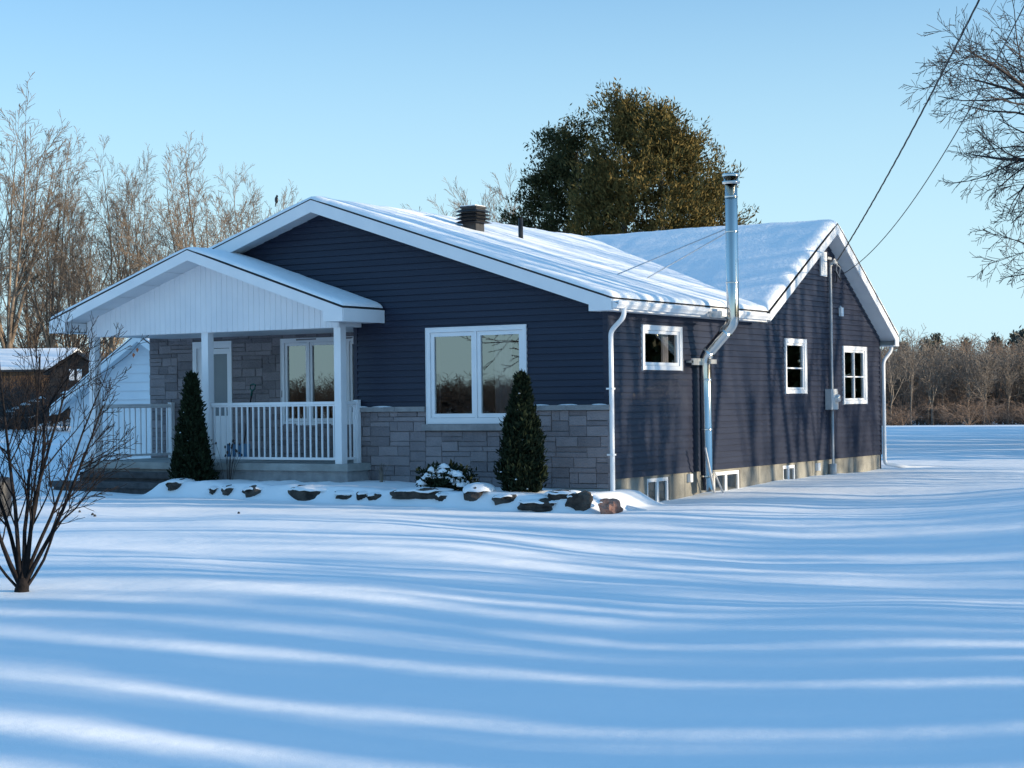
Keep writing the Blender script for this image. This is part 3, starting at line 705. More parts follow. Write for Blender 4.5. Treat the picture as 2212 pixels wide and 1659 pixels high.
def tree_at(me, u, vtop, depth, rz, label, group='bare trees behind the left of the house', wid=1., name='bare_tree'):
    b = at(u, 880, depth); top = at(u, vtop, depth)[2]; z = H(b[0], b[1]) - .1; sc = (top - z) / 10.
    return put(name, me, (b[0], b[1], z), sc * wid, rz, label, 'tree', group, sz=sc)
tree_at(TM['d'], 22, 212, 98, .3, 'tallest bare tree, cut by the left edge of the photo', wid=1.1)
tree_at(TM['b'], -70, 240, 100, 2.3, 'bare tree at the very left edge, mostly outside the photo')
tree_at(TM['a'], 112, 292, 100, 1.2, 'bare tree just right of the tallest one at the left edge', wid=.85)
tree_at(TM['d'], 168, 345, 106, 4.2, 'slim bare tree above the left barn, between two wider crowns', wid=.8)
tree_at(TM['b'], 232, 305, 99, 5.1, 'dense upright bare tree above the left tip of the porch roof', wid=.85)
tree_at(TM['a'], 298, 332, 102, .2, 'bare tree with narrow crown right of the dense upright one', wid=.7)
tree_at(TM['d'], 352, 420, 110, 2.2, 'lower bare tree between the dense upright crown and the round spreading one', wid=.7)
tree_at(TM['c'], 455, 298, 98, 3.3, 'round spreading bare tree standing alone left of the main gable', wid=1.0)
tree_at(TM['c'], 532, 368, 103, 5.3, 'low round bare tree overlapping the right side of the round spreading one', wid=.8)
perch = tree_at(TM['a'], 586, 405, 78, 1.1, 'small bare tree peeking over the left slope of the main roof', wid=.8)
tree_at(TM['c'], 70, 470, 112, 2.9, 'low bare tree behind the snow roofed barn, left one')
tree_at(TM['b'], 150, 480, 115, .9, 'low bare tree behind the snow roofed barn, middle one')
tree_at(TM['a'], 215, 500, 118, 4.4, 'low bare tree behind the dark gabled shed')
tree_at(TM['thin'], 975, 430, 85, 1.2, 'thin bare tree left of the black roof vent')
tree_at(TM['thin'], 1030, 405, 88, 4.2, 'thin bare tree directly behind the black roof vent')
tree_at(TM['thin'], 1082, 365, 82, 2.6, 'tallest thin bare tree between roof vent and big cedar')
tree_at(TM['thin'], 940, 440, 90, 3.9, 'faint thin bare tree farthest left behind the roof ridge', wid=1.3)
# undergrowth behind the barns: one mass
def merge(specs, name, material, label=None, cat=None):
    Vs = []; Fs = []; n = 0
    for key, (x, y, z), s, sz, rz in specs:
        V, F = T[key]; c, sn = math.cos(rz), math.sin(rz)
        W = np.stack([x + s * (V[:, 0] * c - V[:, 1] * sn), y + s * (V[:, 0] * sn + V[:, 1] * c), z + sz * V[:, 2]], 1); Vs.append(W); Fs.append(F + n); n += len(V)
    o = bpy.data.objects.new(name, mesh_from(name, np.concatenate(Vs), np.concatenate(Fs), material)); col.objects.link(o)
    return tag(o, label, cat, None, 'stuff')
T['bush'] = norm(tree_arrays(21, 10, .09, .04, 9, .7, cnts=(6, 5), lens=(.45, .5), up=.06, minr=.014, sides=(4, 3, 3, 3)))
T['far'] = norm(tree_arrays(22, 10, .16, .3, 6, .4, cnts=(8, 5), lens=(.42, .5), up=.08, minr=.022, sides=(4, 3, 3, 3)))
T['far2'] = norm(tree_arrays(23, 10, .13, .45, 5, .35, cnts=(8, 5), lens=(.4, .5), up=.1, minr=.022, sides=(4, 3, 3, 3)))
rnd = random.Random(5); sp = []
for i in range(60):
    u = rnd.uniform(-30, 620); dep = rnd.uniform(110, 145); b = at(u, 880, dep); s = rnd.uniform(.38, .70)
    sp.append((rnd.choice(['bush', 'far']), (b[0], b[1], H(b[0], b[1]) - .2), s * 1.2, s, rnd.uniform(0, 6)))
merge(sp, 'undergrowth', M['bark'], 'tan leafless undergrowth massed behind the barn and porch', 'undergrowth')

# right woods
FM = {k: mesh_from('woodland_tree', T[k][0], T[k][1], M['bark2']) for k in ('far', 'far2')}
rnd = random.Random(8)
for i in range(34):
    u = 1890 + (i + rnd.uniform(-.3, .3)) * 11.5; dep = rnd.uniform(205, 222); b = at(u, 880, dep); s = rnd.uniform(.9, 1.2)
    put('woodland_tree', FM[rnd.choice(['far', 'far2'])], (b[0], b[1], H(b[0], b[1]) - .3), s * 1.1, rnd.uniform(0, 6), 'leafless tree on the woodland edge across the snowy field, right of the house', 'tree', 'leafless trees along the woodland edge', sz=s)
sp = []
for i in range(230):
    u = rnd.uniform(1300, 2420); dep = rnd.uniform(224, 300); b = at(u, 880, dep); s = rnd.uniform(.75, 1.12) * dep / 235
    sp.append((rnd.choice(['bush', 'far', 'far2']), (b[0], b[1], H(b[0], b[1]) - .3), s * 1.3, s, rnd.uniform(0, 6)))
for i in range(220):
    u = rnd.uniform(1300, 2420); dep = rnd.uniform(202, 230); b = at(u, 880, dep); s = rnd.uniform(.2, .42)
    sp.append(('bush', (b[0], b[1], H(b[0], b[1]) - .3), s * 2.2, s, rnd.uniform(0, 6)))
for i in range(230):
    u = rnd.uniform(1300, 2420); dep = rnd.uniform(210, 260); b = at(u, 880, dep); s = rnd.uniform(.45, .8)
    sp.append(('bush', (b[0], b[1], H(b[0], b[1]) - .3), s * 1.5, s, rnd.uniform(0, 6)))
rngc = np.random.default_rng(4); Vs = []; Fs = []; nn_ = 0
for (u, vt) in ((1950, 744), (2002, 738), (2022, 728), (2085, 738), (2150, 730), (2192, 726), (2212, 718), (2260, 716)):
    q = at(u, vt, 290 + rngc.uniform(-12, 12)); m = 170; t = rngc.random(m); hh = 9.; Rr = 2.6
    r = Rr * (1 - t) ** .8 * np.sqrt(rngc.uniform(.3, 1, m)); a = rngc.uniform(0, 6.28, m)
    c = np.stack([q[0] + r * np.cos(a), q[1] + r * np.sin(a), q[2] - hh + hh * t], 1); V, F = sprays(rngc, c, 8, .35, .7, .16); Vs.append(V); Fs.append(F + nn_); nn_ += len(V)
o = bpy.data.objects.new('conifers', mesh_from('conifers', np.concatenate(Vs), np.concatenate(Fs), mat('far_conifer', (.06, .07, .06), .9, c2=(.12, .125, .10), scale=.3, island=.5))); col.objects.link(o); tag(o, 'dark green conifers rising above the brown wood across the field', 'wood', kind='stuff')
merge(sp, 'woodland', mat('woodland_bark', (.12, .085, .065), .9, c2=(.27, .19, .14), scale=.25), 'brown leafless wood across the field, right of the house', 'wood')

# tree at the top right (trunk outside the picture)
def right_oak():
    V, F = tree_arrays(46, 20, .34, .46, 17, 1.45, cnts=(13, 8, 6), lens=(.44, .46, .5), up=.0, wig=.15, droop=.012, minr=.0075, mainlen=.50, leader=False, sides=(8, 5, 3, 3), ang=(.4, 1.0))
    V = V * np.array([1.2, 1.2, 1.36]); b = at(2600, 1000, 62); me = mesh_from('oak_tree', V, F, M['darkbark'])
    return put('oak_tree', me, (b[0], b[1], H(b[0], b[1]) - .1), 1, 2.2, 'large dark bare oak whose drooping branches reach in from the right edge', 'tree')
right_oak()

# ------------------------------------------------------------------ woods outside the frame, right: they cast the long streaks
T['sh'] = norm(tree_arrays(31, 10, .16, .45, 6, .45, cnts=(8, 5), lens=(.42, .45), up=.06, minr=.02, sides=(5, 3, 3, 3)))
T['sh2'] = norm(tree_arrays(32, 10, .14, .6, 5, .35, cnts=(7, 4), lens=(.4, .45), up=.06, minr=.02, sides=(5, 3, 3, 3)))
T['pole'] = tree_arrays(33, 14, .13, .62, 4, .35, cnts=(4, 2), lens=(.35, .4), up=.06, minr=.02, sides=(6, 4, 3, 3))
rnd = random.Random(17); sp = []
def dens(y):   # how closed the wood stands along its edge
    c = y - .2917 * 62
    if c < -16.6: return 0.
    if c < .5: return .80
    if c < 14: return .40
    return .85
for i in range(300):
    y = rnd.uniform(-30, 120); x = rnd.uniform(50, 74); s = rnd.uniform(.95, 1.25)
    if rnd.random() > dens(y): continue
    sp.append((rnd.choice(['sh', 'sh2']), (x, y, H(x, y) - .2), s * 1.0, s, rnd.uniform(0, 6)))
for i in range(300):
    y = rnd.uniform(-30, 120); x = rnd.uniform(48, 70); s = rnd.uniform(.3, .8)
    if rnd.random() > dens(y): continue
    sp.append(('bush', (x, y, H(x, y) - .2), s * 1.4, s, rnd.uniform(0, 6)))
for i in range(40):
    x = rnd.uniform(15, 36); c_ = rnd.uniform(-3.2, 12.5) if i < 33 else rnd.uniform(-12.5, -3)
    s = rnd.uniform(.6, 1.2); sp.append(('pole', (x, c_ + .2917 * x, H(x, 0) - .2), s, s * .95, rnd.uniform(0, 6)))
merge(sp, 'woodlot', M['darkbark'], 'leafless woodlot beyond the right side of the yard', 'wood')
rh = np.random.default_rng(12); cc = []  # unseen hedge added to shade the lawn, its gaps shaped to leave lit streaks
gaps = [(-20.25, .5), (-18.85, .28), (-21.3, .2), (-22.2, .3), (-17.2, .34), (-16.1, .18), (-15.2, .26), (-14.3, .2), (-13.6, .22), (-24., .4), (-25.5, .5)]
while len(cc) < 4200:
    x = rh.uniform(40, 44); c_ = rh.uniform(-30, -13.1); hh = 8.4 + 2.2 * nz(c_ * .6, 2) + 1.8 * nz(c_ * 2.3, 5)
    if c_ > -15.5: hh *= .93
    if any(abs(c_ - g_[0]) < g_[1] / 2 + .10 for g_ in gaps) and rh.random() > .06: continue
    cc.append((x, c_ + .2917 * x, H(x, c_) + hh * rh.random()))
while len(cc) < 5150:      # thinner, see-through stretch, added to half shade the lawn
    x = rh.uniform(40, 44); c_ = rh.uniform(-13.1, -1.6); q_ = .5 + .9 * nz(c_ * 1.1, 7) + .5 * nz(c_ * 3.1, 1)
    if rh.random() > q_: continue
    cc.append((x, c_ + .2917 * x, H(x, c_) + (8.3 + 1.5 * nz(c_ * .9, 2)) * rh.random()))
while len(cc) < 9800:      # second run out of view behind the house, added to shade the field
    y = rh.uniform(22, 125); x = 17 - .23 * y + rh.uniform(-1.5, 1.5) + 2.5 * nz(y * .06, 5)
    cc.append((x, y, H(x, y) + (8.2 + 1.6 * nz(y * .5, 2)) * rh.random() ** .8))
V, F = sprays(rh, np.array(cc), 12, .09, .26, .07)
W = V.reshape(-1, 4, 3); far_ = np.repeat(W[:, 0, 1] > 19, 4).reshape(-1, 4)[:, :, None]; W = np.where(far_, W[:, :1] + (W - W[:, :1]) * 2.6, W); V = W.reshape(-1, 3)
tag(bpy.data.objects.new('evergreen_hedge', mesh_from('evergreen_hedge', V, F, M['cedard'])), 'unseen evergreen screen added right of the yard to shade the snow', 'hedge', kind='stuff')
col.objects.link(bpy.data.objects['evergreen_hedge'])
# woods and tree behind the viewer, seen in the windows
sp = []
for i in range(620):
    a = rnd.uniform(rad(205), rad(275)); R = rnd.uniform(105, 125); x, y = R * math.cos(a), R * math.sin(a); s = rnd.uniform(.24, .42)
    sp.append((rnd.choice(['bush', 'far']), (x, y, H(x, y) - .2), s * 2.2, s, rnd.uniform(0, 6)))
merge(sp, 'hedgerow', M['darkbark'], 'dark hedgerow across the road facing the house', 'hedge')
put('roadside_tree', mesh_from('roadside_tree', *tree_arrays(51, 14, .30, .2, 9, 1.0, cnts=(10, 6, 3), up=.03, wig=.14, droop=.02, minr=.014, leader=False), M['darkbark']), (-21.8, -41.2, -.6), 1.1, 0, 'wide bare roadside tree facing the front of the house', 'tree')

# ------------------------------------------------------------------ cedars
def cedar(rng, stems, nclump, n_per, rad_, L, W):
    Vs = []; Fs = []; n = 0
    for (x, y, z0, z1, R, pw, share) in stems:
        nb = int(nclump * share / 20); t = rng.random(nb) ** 1.05; z = z0 + (z1 - z0) * t
        r = R * np.clip(1 - t ** pw, 0, 1) ** .75 * rng.uniform(.35, 1.0, nb) ** .5 * rng.uniform(.88, 1.06, nb); a = rng.uniform(0, 2 * np.pi, nb)
        C = np.stack([x + r * np.cos(a), y + r * np.sin(a), z], 1); O = np.stack([np.cos(a), np.sin(a), .35 + 0 * a], 1)
        k = 20; c = np.repeat(C, k, 0); o = np.repeat(O, k, 0); u = rng.uniform(-.55, .55, (len(c), 1)); sz = np.repeat(rng.uniform(.6, 1.25, (nb, 1)), k, 0)
        c = c + (o * u * .8 + rng.normal(size=c.shape) * np.array([.22, .22, .20]) + np.array([0, 0, 1]) * u * .35) * sz
        V, F = sprays(rng, c, n_per, rad_, L, W, o); Vs.append(V); Fs.append(F + n); n += len(V)
    return np.concatenate(Vs), np.concatenate(Fs)
def cedar_tree(name, base_u, depth, stems, nclump, material, label, seed):
    rng = np.random.default_rng(seed); b = at(base_u, 880, depth); gz = H(b[0], b[1]); root = tag(empty(name, (b[0], b[1], gz)), label, 'tree')
    rgt = ROT[:, 0] * np.array([1, 1, 0]); rgt /= np.linalg.norm(rgt); st = []
    mbt = MB()
    for (u, dd, vtop, R, pw, sh) in stems:
        q = at(u, vtop, depth + dd); st.append((q[0], q[1], 1.2, q[2], R, pw, sh)); mbt.tube([(q[0] * .7 + b[0] * .3, q[1] * .7 + b[1] * .3, gz - .2), (q[0], q[1], 3), (q[0], q[1], q[2] - 1)], [.25, .18, .03], 8)
    mbt.build('trunk', M['bark2'], root, True)
    V, F = cedar(rng, st, nclump, 19, .10, .165, .023); me = mesh_from('crown', V, F, material); o = bpy.data.objects.new('crown', me); col.objects.link(o)
    o.parent = root; o.matrix_parent_inverse = root.matrix_world.inverted(); return root
cedar_tree('cedar_tree', 1420, 58, [(1346, 0, 234, 2.7, 1.5, .32), (1428, -.6, 252, 2.75, 1.8, .33), (1498, .3, 300, 2.3, 1.9, .24), (1556, .8, 385, 1.4, 1.8, .11)], 8200, M['cedar'], 'broad olive gold cedar towering behind the roof, left of the steel chimney', 61)
cedar_tree('cedar_tree', 1215, 60, [(1246, 0, 252, 2.1, 1.4, .45), (1190, .5, 305, 1.8, 1.5, .35), (1140, .8, 405, 1.2, 1.6, .2)], 3800, M['cedard'], 'darker narrow cedar left of the broad golden one, behind the roof', 62)
def young_cedar(u, vtop, y, R, label, seed, nsn, pf=(.9, 1, .84, .56, .34, .18, .05)):
    rng = np.random.default_rng(seed); q = hit(u, vtop, 1, y); gz = H(q[0], y); root = tag(empty('young_cedar', (q[0], y, gz)), label, 'shrub', 'young pyramid cedars in front of the house')
    mbt = MB(); mbt.tube([(q[0], y, gz - .1), (q[0], y, q[2] - .3)], [.035, .01], 6); mbt.build('trunk', M['darkbark'], root)
    m = 1500; t = rng.random(m) ** 1.15; z = gz + .0 + (q[2] - gz - .12) * t; prof = np.interp(t, [0, .12, .35, .6, .8, .93, 1.], pf)
    r = R * prof * np.sqrt(rng.uniform(.2, 1, m)); a = rng.uniform(0, 6.283, m); r *= 1 + .10 * np.sin(a * 4 + z * 5) + .10 * np.sin(a * 9 - z * 14) * rng.random(m); r *= np.where(rng.random(m) < .06, 1.22, 1)
    c = np.stack([q[0] + r * np.cos(a), y + r * np.sin(a), z], 1); out = np.stack([np.cos(a) * .5, np.sin(a) * .5, .8 + 0 * a], 1)
    V, F = sprays(rng, c, 11, .028, .10, .018, out); me = mesh_from('crown', V, F, M['yew']); o = bpy.data.objects.new('crown', me); col.objects.link(o); o.parent = root; o.matrix_parent_inverse = root.matrix_world.inverted()
    mb = MB(); k = rng.integers(0, m, nsn)
    for i in k:
        if c[i][1] < y - .02: snowlump(mb, c[i][0] * 1.0, c[i][1] - .04, c[i][2], .02, .02, .018, i * .7, sub=6)
    if mb.v: mb.build('snow_clump', M['roofsnow'], root, True)
    return root
young_cedar(413, 802, -1.15, .37, 'slender young cedar beside the porch steps, left of the middle post', 71, 8, (1., .98, .70, .45, .29, .14, .03))
young_cedar(1126, 800, -1.15, .36, 'young cedar in front of the large two pane window, flecked with snow', 72, 60, (.80, 1, .92, .62, .34, .15, .03))

# ------------------------------------------------------------------ rocks
def rock(u, v, w, h, label, seed, material='rock', capw=1.15, caph=.09, dy=0., capdx=0., tilt=0., name='boulder', flat=False):
    y = -1.86 + dy; p = hit(u, v, 1, y); sc = (p - CAM) @ (-ROT[:, 2]) / FOC * 1.0; wx = w * sc / .85 / 2; hz = h * sc * 1.12 / 2
    gz = H(p[0], y); root = tag(empty(name, (p[0], y, gz)), label, 'rock', 'boulders edging the planting bed')
    mb = MB(); n, m = 18, 11; vs = []
    for j in range(m + 1):
        th = math.pi * j / m
        for i in range(n):
            ph = 2 * math.pi * i / n; d = Vector((math.sin(th) * math.cos(ph), math.sin(th) * math.sin(ph), math.cos(th)))
            r = 1 + .34 * nz(d.x * 1.6 + seed, d.y * 1.6, d.z * 1.6 + seed) + .12 * nz(d.x * 5, d.y * 5 + seed, d.z * 5)
            f = max(abs(d.x), abs(d.y), abs(d.z)) ** -.45
            vs.append((p[0] + d.x * r * f * wx * .95, y + .16 + d.y * r * f * .20, p[2] + d.z * r * f * hz * 1.15 + tilt * d.x * wx))
    fs = [(j * n + i, (j + 1) * n + i, (j + 1) * n + (i + 1) % n, j * n + (i + 1) % n) for j in range(m) for i in range(n)]
    mb.add(vs, fs); mb.build('stone', M[material], root)
    if caph:
        mb = MB(); n, m = 26, 9; vs = []
        ztop_ = max(p[2] + hz * .75, gz + .05)
        for j in range(m + 1):
            th = math.pi * .56 * j / m
            for i in range(n):
                ph = 2 * math.pi * i / n; dx, dy_ = math.sin(th) * math.cos(ph), math.sin(th) * math.sin(ph)
                j2 = 1 + .16 * nz(math.cos(ph) * 2 + seed, math.sin(ph) * 2, 3)
                zz = ztop_ + math.cos(th) * caph * .62 * (1 + .2 * nz(ph, seed)) + (.05 * nz(ph * 2.2 + seed, 8) - .01) * (th / 2) + tilt * dx * wx
                vs.append((p[0] + capdx + dx * wx * capw * j2, y + .26 + dy_ * .33 * j2, zz))
        fs = [(j * n + i, (j + 1) * n + i, (j + 1) * n + (i + 1) % n, j * n + (i + 1) % n) for j in range(m) for i in range(n)]
        mb.add(vs, fs); mb.build('snow_cap', M['roofsnow'], root, True)
rock(369, 1049, 36, 20, 'small dark boulder at the left end of the row, beside the steps', 1, caph=.08)
rock(458, 1060, 14, 14, 'tiny dark rock below the slender cedar', 2, caph=.07, capw=1.6)
rock(488, 1062, 30, 20, 'small black boulder right of the slender cedar', 3, caph=.07)
rock(541, 1066, 48, 24, 'black wedge boulder in front of the left end of the porch wall', 4, caph=.09)
rock(657, 1072, 92, 34, 'largest wide black boulder in front of the porch wall', 5, caph=.11)
rock(738, 1076, 50, 24, 'brownish boulder with rounded snow cap below the right porch post', 6, caph=.12, capw=1.2)
rock(779, 1072, 26, 16, 'small black rock just right of the brownish one', 7, caph=.08)
rock(805, 1074, 32, 12, 'low flat dark rock left of the long slab', 8, caph=.08)
rock(890, 1069, 112, 20, 'long thin dark slab left of the snowy bush', 9, caph=.08, tilt=.04)
rock(950, 1075, 28, 16, 'small dark rock below the snowy bush', 10, caph=.07)
rock(1018, 1070, 42, 28, 'rounded black boulder under a high snow dome right of the snowy bush', 11, caph=.17, capw=1.4)
rock(1083, 1080, 48, 18, 'thin tilted slab below the left side of the young cedar', 12, caph=.06, tilt=.10)
rock(1152, 1094, 80, 22, 'flat dark boulder lying farthest forward of the row', 13, caph=.07, dy=-.12)
rock(1200, 1076, 56, 26, 'dark angular boulder under a flat snow sheet right of the young cedar', 14, caph=.06, dy=.1)
rock(1241, 1086, 46, 34, 'upright brown boulder with a small snow cap near the corner', 15, caph=.05, capw=.75, capdx=-.05)
rock(1308, 1096, 38, 28, 'pinkish boulder at the house corner beside the downspout', 16, material='redrock', caph=.045, capw=.62, capdx=-.10, tilt=-.12)

# snowy bush
p = hit(966, 1040, 1, -1.25); root = tag(empty('snowy_bush', (p[0], -1.25, H(p[0], -1.25))), 'low evergreen bush loaded with snow clumps under the big window', 'shrub')
rng = np.random.default_rng(81); gz = H(p[0], -1.25); c = rng.normal(size=(520, 3)) * np.array([.19, .13, .09]) + np.array([p[0], -1.25, gz + .16]); c[:, 2] = np.maximum(c[:, 2], gz)
V, F = sprays(rng, c, 8, .03, .10, .02); o = bpy.data.objects.new('foliage', mesh_from('foliage', V, F, M['yew'])); col.objects.link(o); o.parent = root; o.matrix_parent_inverse = root.matrix_world.inverted()
mb = MB(); rnd = random.Random(82)
for i in range(44):
    a = rnd.uniform(-1, 1); X = p[0] + a * .42; Z = gz + .34 - .20 * a * a + rnd.uniform(-.14, .04); snowlump(mb, X, -1.34 - rnd.random() * .12, Z, rnd.uniform(.05, .12), rnd.uniform(.05, .09), rnd.uniform(.045, .08), i * 2.1, sub=12, jag=.5)
mb.build('snow_clump', M['roofsnow'], root, True)
# dried plant beside the slender cedar, tufts of dry grass
def stalks(name, u, y, n, hgt, spread, label, heads, seed, material='darkbark'):
    q = hit(u, 1030, 1, y); gz = H(q[0], y); root = tag(empty(name, (q[0], y, gz)), label, 'plant'); rnd = random.Random(seed); mb = MB(); hd = MB()
    for i in range(n):
        a = rnd.uniform(0, 6.28); s = rnd.random() * spread; L = hgt * rnd.uniform(.6, 1); X, Y = q[0] + math.cos(a) * s * .3, y + math.sin(a) * s * .3
        tip = (q[0] + math.cos(a) * s, y + math.sin(a) * s, gz + L); mid = ((X + tip[0]) / 2 - math.cos(a) * .02, (Y + tip[1]) / 2, gz + L * .55); mb.tube([(X, Y, gz - .05), mid, tip], [.005, .004, .003], 4)
        if heads:
            hd.tube([(tip[0], tip[1], tip[2] - .015), (tip[0], tip[1], tip[2] + .012), (tip[0], tip[1], tip[2] + .04)], [.008, .02, .004], 6)
    mb.build('stem', M[material], root)
    if heads: hd.build('seed_head', M['darkbark'], root)
stalks('dried_flower', 492, -.98, 20, .72, .28, 'dried flower stalks with dark seed heads right of the slender cedar', True, 5)
stalks('dry_grass', 825, -.45, 26, .34, .16, 'faint tuft of dry grass against the stone right of the porch', False, 6, 'bark2')

# ------------------------------------------------------------------ shovel on the porch
a = hit(541, 845, 1, 1.45); b = hit(520, 962, 1, 1.1)
sh = tag(empty('snow_shovel', (b[0], b[1], .25)), 'blue snow shovel with green grip leaning on the porch stone wall', 'shovel')
A = Vector((a[0], 1.50, a[2])); B = Vector((b[0], 1.15, .36))
mb = MB(); mb.tube([B, A], .014, 8); mb.build('handle', M['black'], sh, True)
mb = MB(); up_ = (A - B).normalized(); mb.tube([A + up_ * 0, A + up_ * .05 + Vector((-.06, 0, 0)), A + up_ * .13 + Vector((-.06, 0, 0)), A + up_ * .15, A + up_ * .13 + Vector((.06, 0, 0)), A + up_ * .05 + Vector((.06, 0, 0)), A], .015, 8); mb.tube([A - up_ * .1, A], .02, 8); mb.build('grip', M['green'], sh, True)
mb = MB()
for i in range(8):
    x0 = b[0] - .3 + i * .075; f = lambda x: .05 * ((x - b[0]) / .3) ** 2
    for (z0, y0, z1, y1) in ((.25, .95, .36, 1.05), (.36, 1.05, .55, 1.08)): mb.quad((x0, y0 - f(x0), z0), (x0 + .075, y0 - f(x0 + .075), z0), (x0 + .075, y1 - f(x0 + .075), z1), (x0, y1 - f(x0), z1))
mb.build('blade', M['blue'], sh)

# ------------------------------------------------------------------ garage and barns, left
def dvec():
    r = ROT[:, 0].copy(); r[2] = 0; return r
gq = at(296, 722, 50); GX, GY, GZ = gq[0], gq[1], gq[2]; gbase = H(GX, GY)
gar = tag(empty('garage', (GX, GY, gbase)), 'white sided garage with snowy gable roof seen through the porch', 'garage')
GS = .60; hwL, hwR = 3.0, 3.0
gt = lambda x: GZ - GS * abs(x - GX)
PG = lambda u, z, n: (u, GY + .4 - n, z)
mb = MB(); z_e = gt(GX - hwL) - .15
lapwall(mb, PG, gbase - .3, GZ - .16, lambda z: GX - hwL if z < z_e else GX - (GZ - .15 - z) / GS, lambda z: GX + hwR if z < z_e else GX + (GZ - .15 - z) / GS, [], zb=(z_e,), exp=.25, dep=.055)
mb.quad((GX - hwL, GY + .4, gbase - .3), (GX - hwL, GY + 7, gbase - .3), (GX - hwL, GY + 7, z_e), (GX - hwL, GY + .4, z_e)); mb.quad((GX + hwR, GY + .4, gbase - .3), (GX + hwR, GY + 7, gbase - .3), (GX + hwR, GY + 7, z_e), (GX + hwR, GY + .4, z_e))
mb.build('wall', M['vinyl'], gar)
e = hwL + .45
mb = MB(); mb.prism([(GX - e, gt(GX - e)), (GX, GZ), (GX + e, gt(GX + e)), (GX + e, gt(GX + e) + .03), (GX, GZ + .03), (GX - e, gt(GX - e) + .03)], 1, GY - .02, GY + 7.3); gr = mb.build('roof', M['shingle'], gar)
snowfield('snow_cover', GX - e, GX + e, GY, GY + 7.2, lambda x, y: GZ + .03 - GS * abs(x - GX), .12, .2, .3, 3.2, gr, M['roofsnow'])
mb = MB(); mb.prism([(GX - e, gt(GX - e)), (GX, GZ), (GX + e, gt(GX + e)), (GX + e, gt(GX + e) - .2), (GX, GZ - .2), (GX - e, gt(GX - e) - .2)], 1, GY - .01, GY + .02); mb.build('fascia', M['white'], gar)
mb = MB(); mb.quad((GX, GY, GZ - .16), (GX - e, GY, gt(GX - e) - .16), (GX - e, GY + .4, gt(GX - e) - .16), (GX, GY + .4, GZ - .16)); mb.quad((GX, GY, GZ - .16), (GX + e, GY, gt(GX + e) - .16), (GX + e, GY + .4, gt(GX + e) - .16), (GX, GY + .4, GZ - .16)); mb.build('soffit', M['soffit'], gar)
dw = at(300, 875, 50)
mb = MB(); mb.box(GX - 1.55, GX + 1.9, GY + .33, GY + .37, gbase - .2, dw[2] - .15); mb.box(GX - 1.75, GX + 2.0, GY + .30, GY + .38, dw[2] - .15, dw[2] + .02); mb.build('garage_door', M['white'], gar)

def barn(name, u0, u1, ve, vr, depth, label, roofdepth, material, slope_side=False, eave=.3):
    """long side faces the viewer"""
    a = at(u0, 880, depth); b = at(u1, 880, depth); ze = at((u0 + u1) / 2, ve, depth)[2]; zr = at((u0 + u1) / 2, vr, depth + roofdepth)[2]
    d = Vector((b[0] - a[0], b[1] - a[1], 0)); L = d.length; d.normalize(); n = Vector((-d.y, d.x, 0)); z0 = min(H(a[0], a[1]), H(b[0], b[1])) - .3
    A = Vector((a[0], a[1], 0)); root = tag(empty(name, (a[0], a[1], z0)), label, 'barn')
    mb = MB(); k = int(L / .3); rnd = random.Random(u0)
    for i in range(k):
        p, q = A + d * (L * i / k), A + d * (L * (i + .93) / k); o = n * (-rnd.random() * .03); mb.quad(p + o + Vector((0, 0, z0)), q + o + Vector((0, 0, z0)), q + o + Vector((0, 0, ze)), p + o + Vector((0, 0, ze)))
    c = [A + n * .05, A + d * L + n * .05, A + d * L + n * roofdepth * 2, A + n * roofdepth * 2]
    for i in range(4): p, q = c[i], c[(i + 1) % 4]; mb.quad(p + Vector((0, 0, z0)), q + Vector((0, 0, z0)), q + Vector((0, 0, ze)), p + Vector((0, 0, ze)))
    for s in (0, 1):
        p = A + d * L * s; mb.add([p + Vector((0, 0, ze)), p + n * roofdepth * 2 + Vector((0, 0, ze)), p + n * roofdepth + Vector((0, 0, zr))], [(0, 1, 2)])
    mb.build('wall', material, root)
    mb = MB(); r0 = A - d * eave; r1 = A + d * (L + eave)
    def slab(mb, t0, t1, inset):
        s = (zr - ze) / roofdepth
        for sgn in (0, 1):
            for (w0, w1) in (((-eave + inset), roofdepth),):
                P0 = lambda base, w, t: base + n * (w if not sgn else 2 * roofdepth - w) + Vector((0, 0, ze + s * w + t))
                q = [P0(r0 + d * inset, w0, t0), P0(r1 - d * inset, w0, t0), P0(r1 - d * inset, w1, t0), P0(r0 + d * inset, w1, t0), P0(r0 + d * inset, w0, t1), P0(r1 - d * inset, w0, t1), P0(r1 - d * inset, w1, t1), P0(r0 + d * inset, w1, t1)]
                mb.add(q, [(0, 1, 2, 3), (4, 5, 6, 7), (0, 1, 5, 4), (1, 2, 6, 5), (2, 3, 7, 6), (3, 0, 4, 7)])
    slab(mb, 0, .08, 0); r = mb.build('roof', M['shingle'], root)
    mb = MB(); slab(mb, .085, .22, .08); mb.build('snow_cover', M['roofsnow'], r)
    return root
barn('barn', -60, 118, 800, 762, 88, 'long brown plank barn with snowy roof at the left edge', 4, M['plank'])
sroot = barn('snowy_building', 100, 300, 800, 768, 120, 'snow covered roof showing behind the dark gabled shed', 6, M['darkplank'])
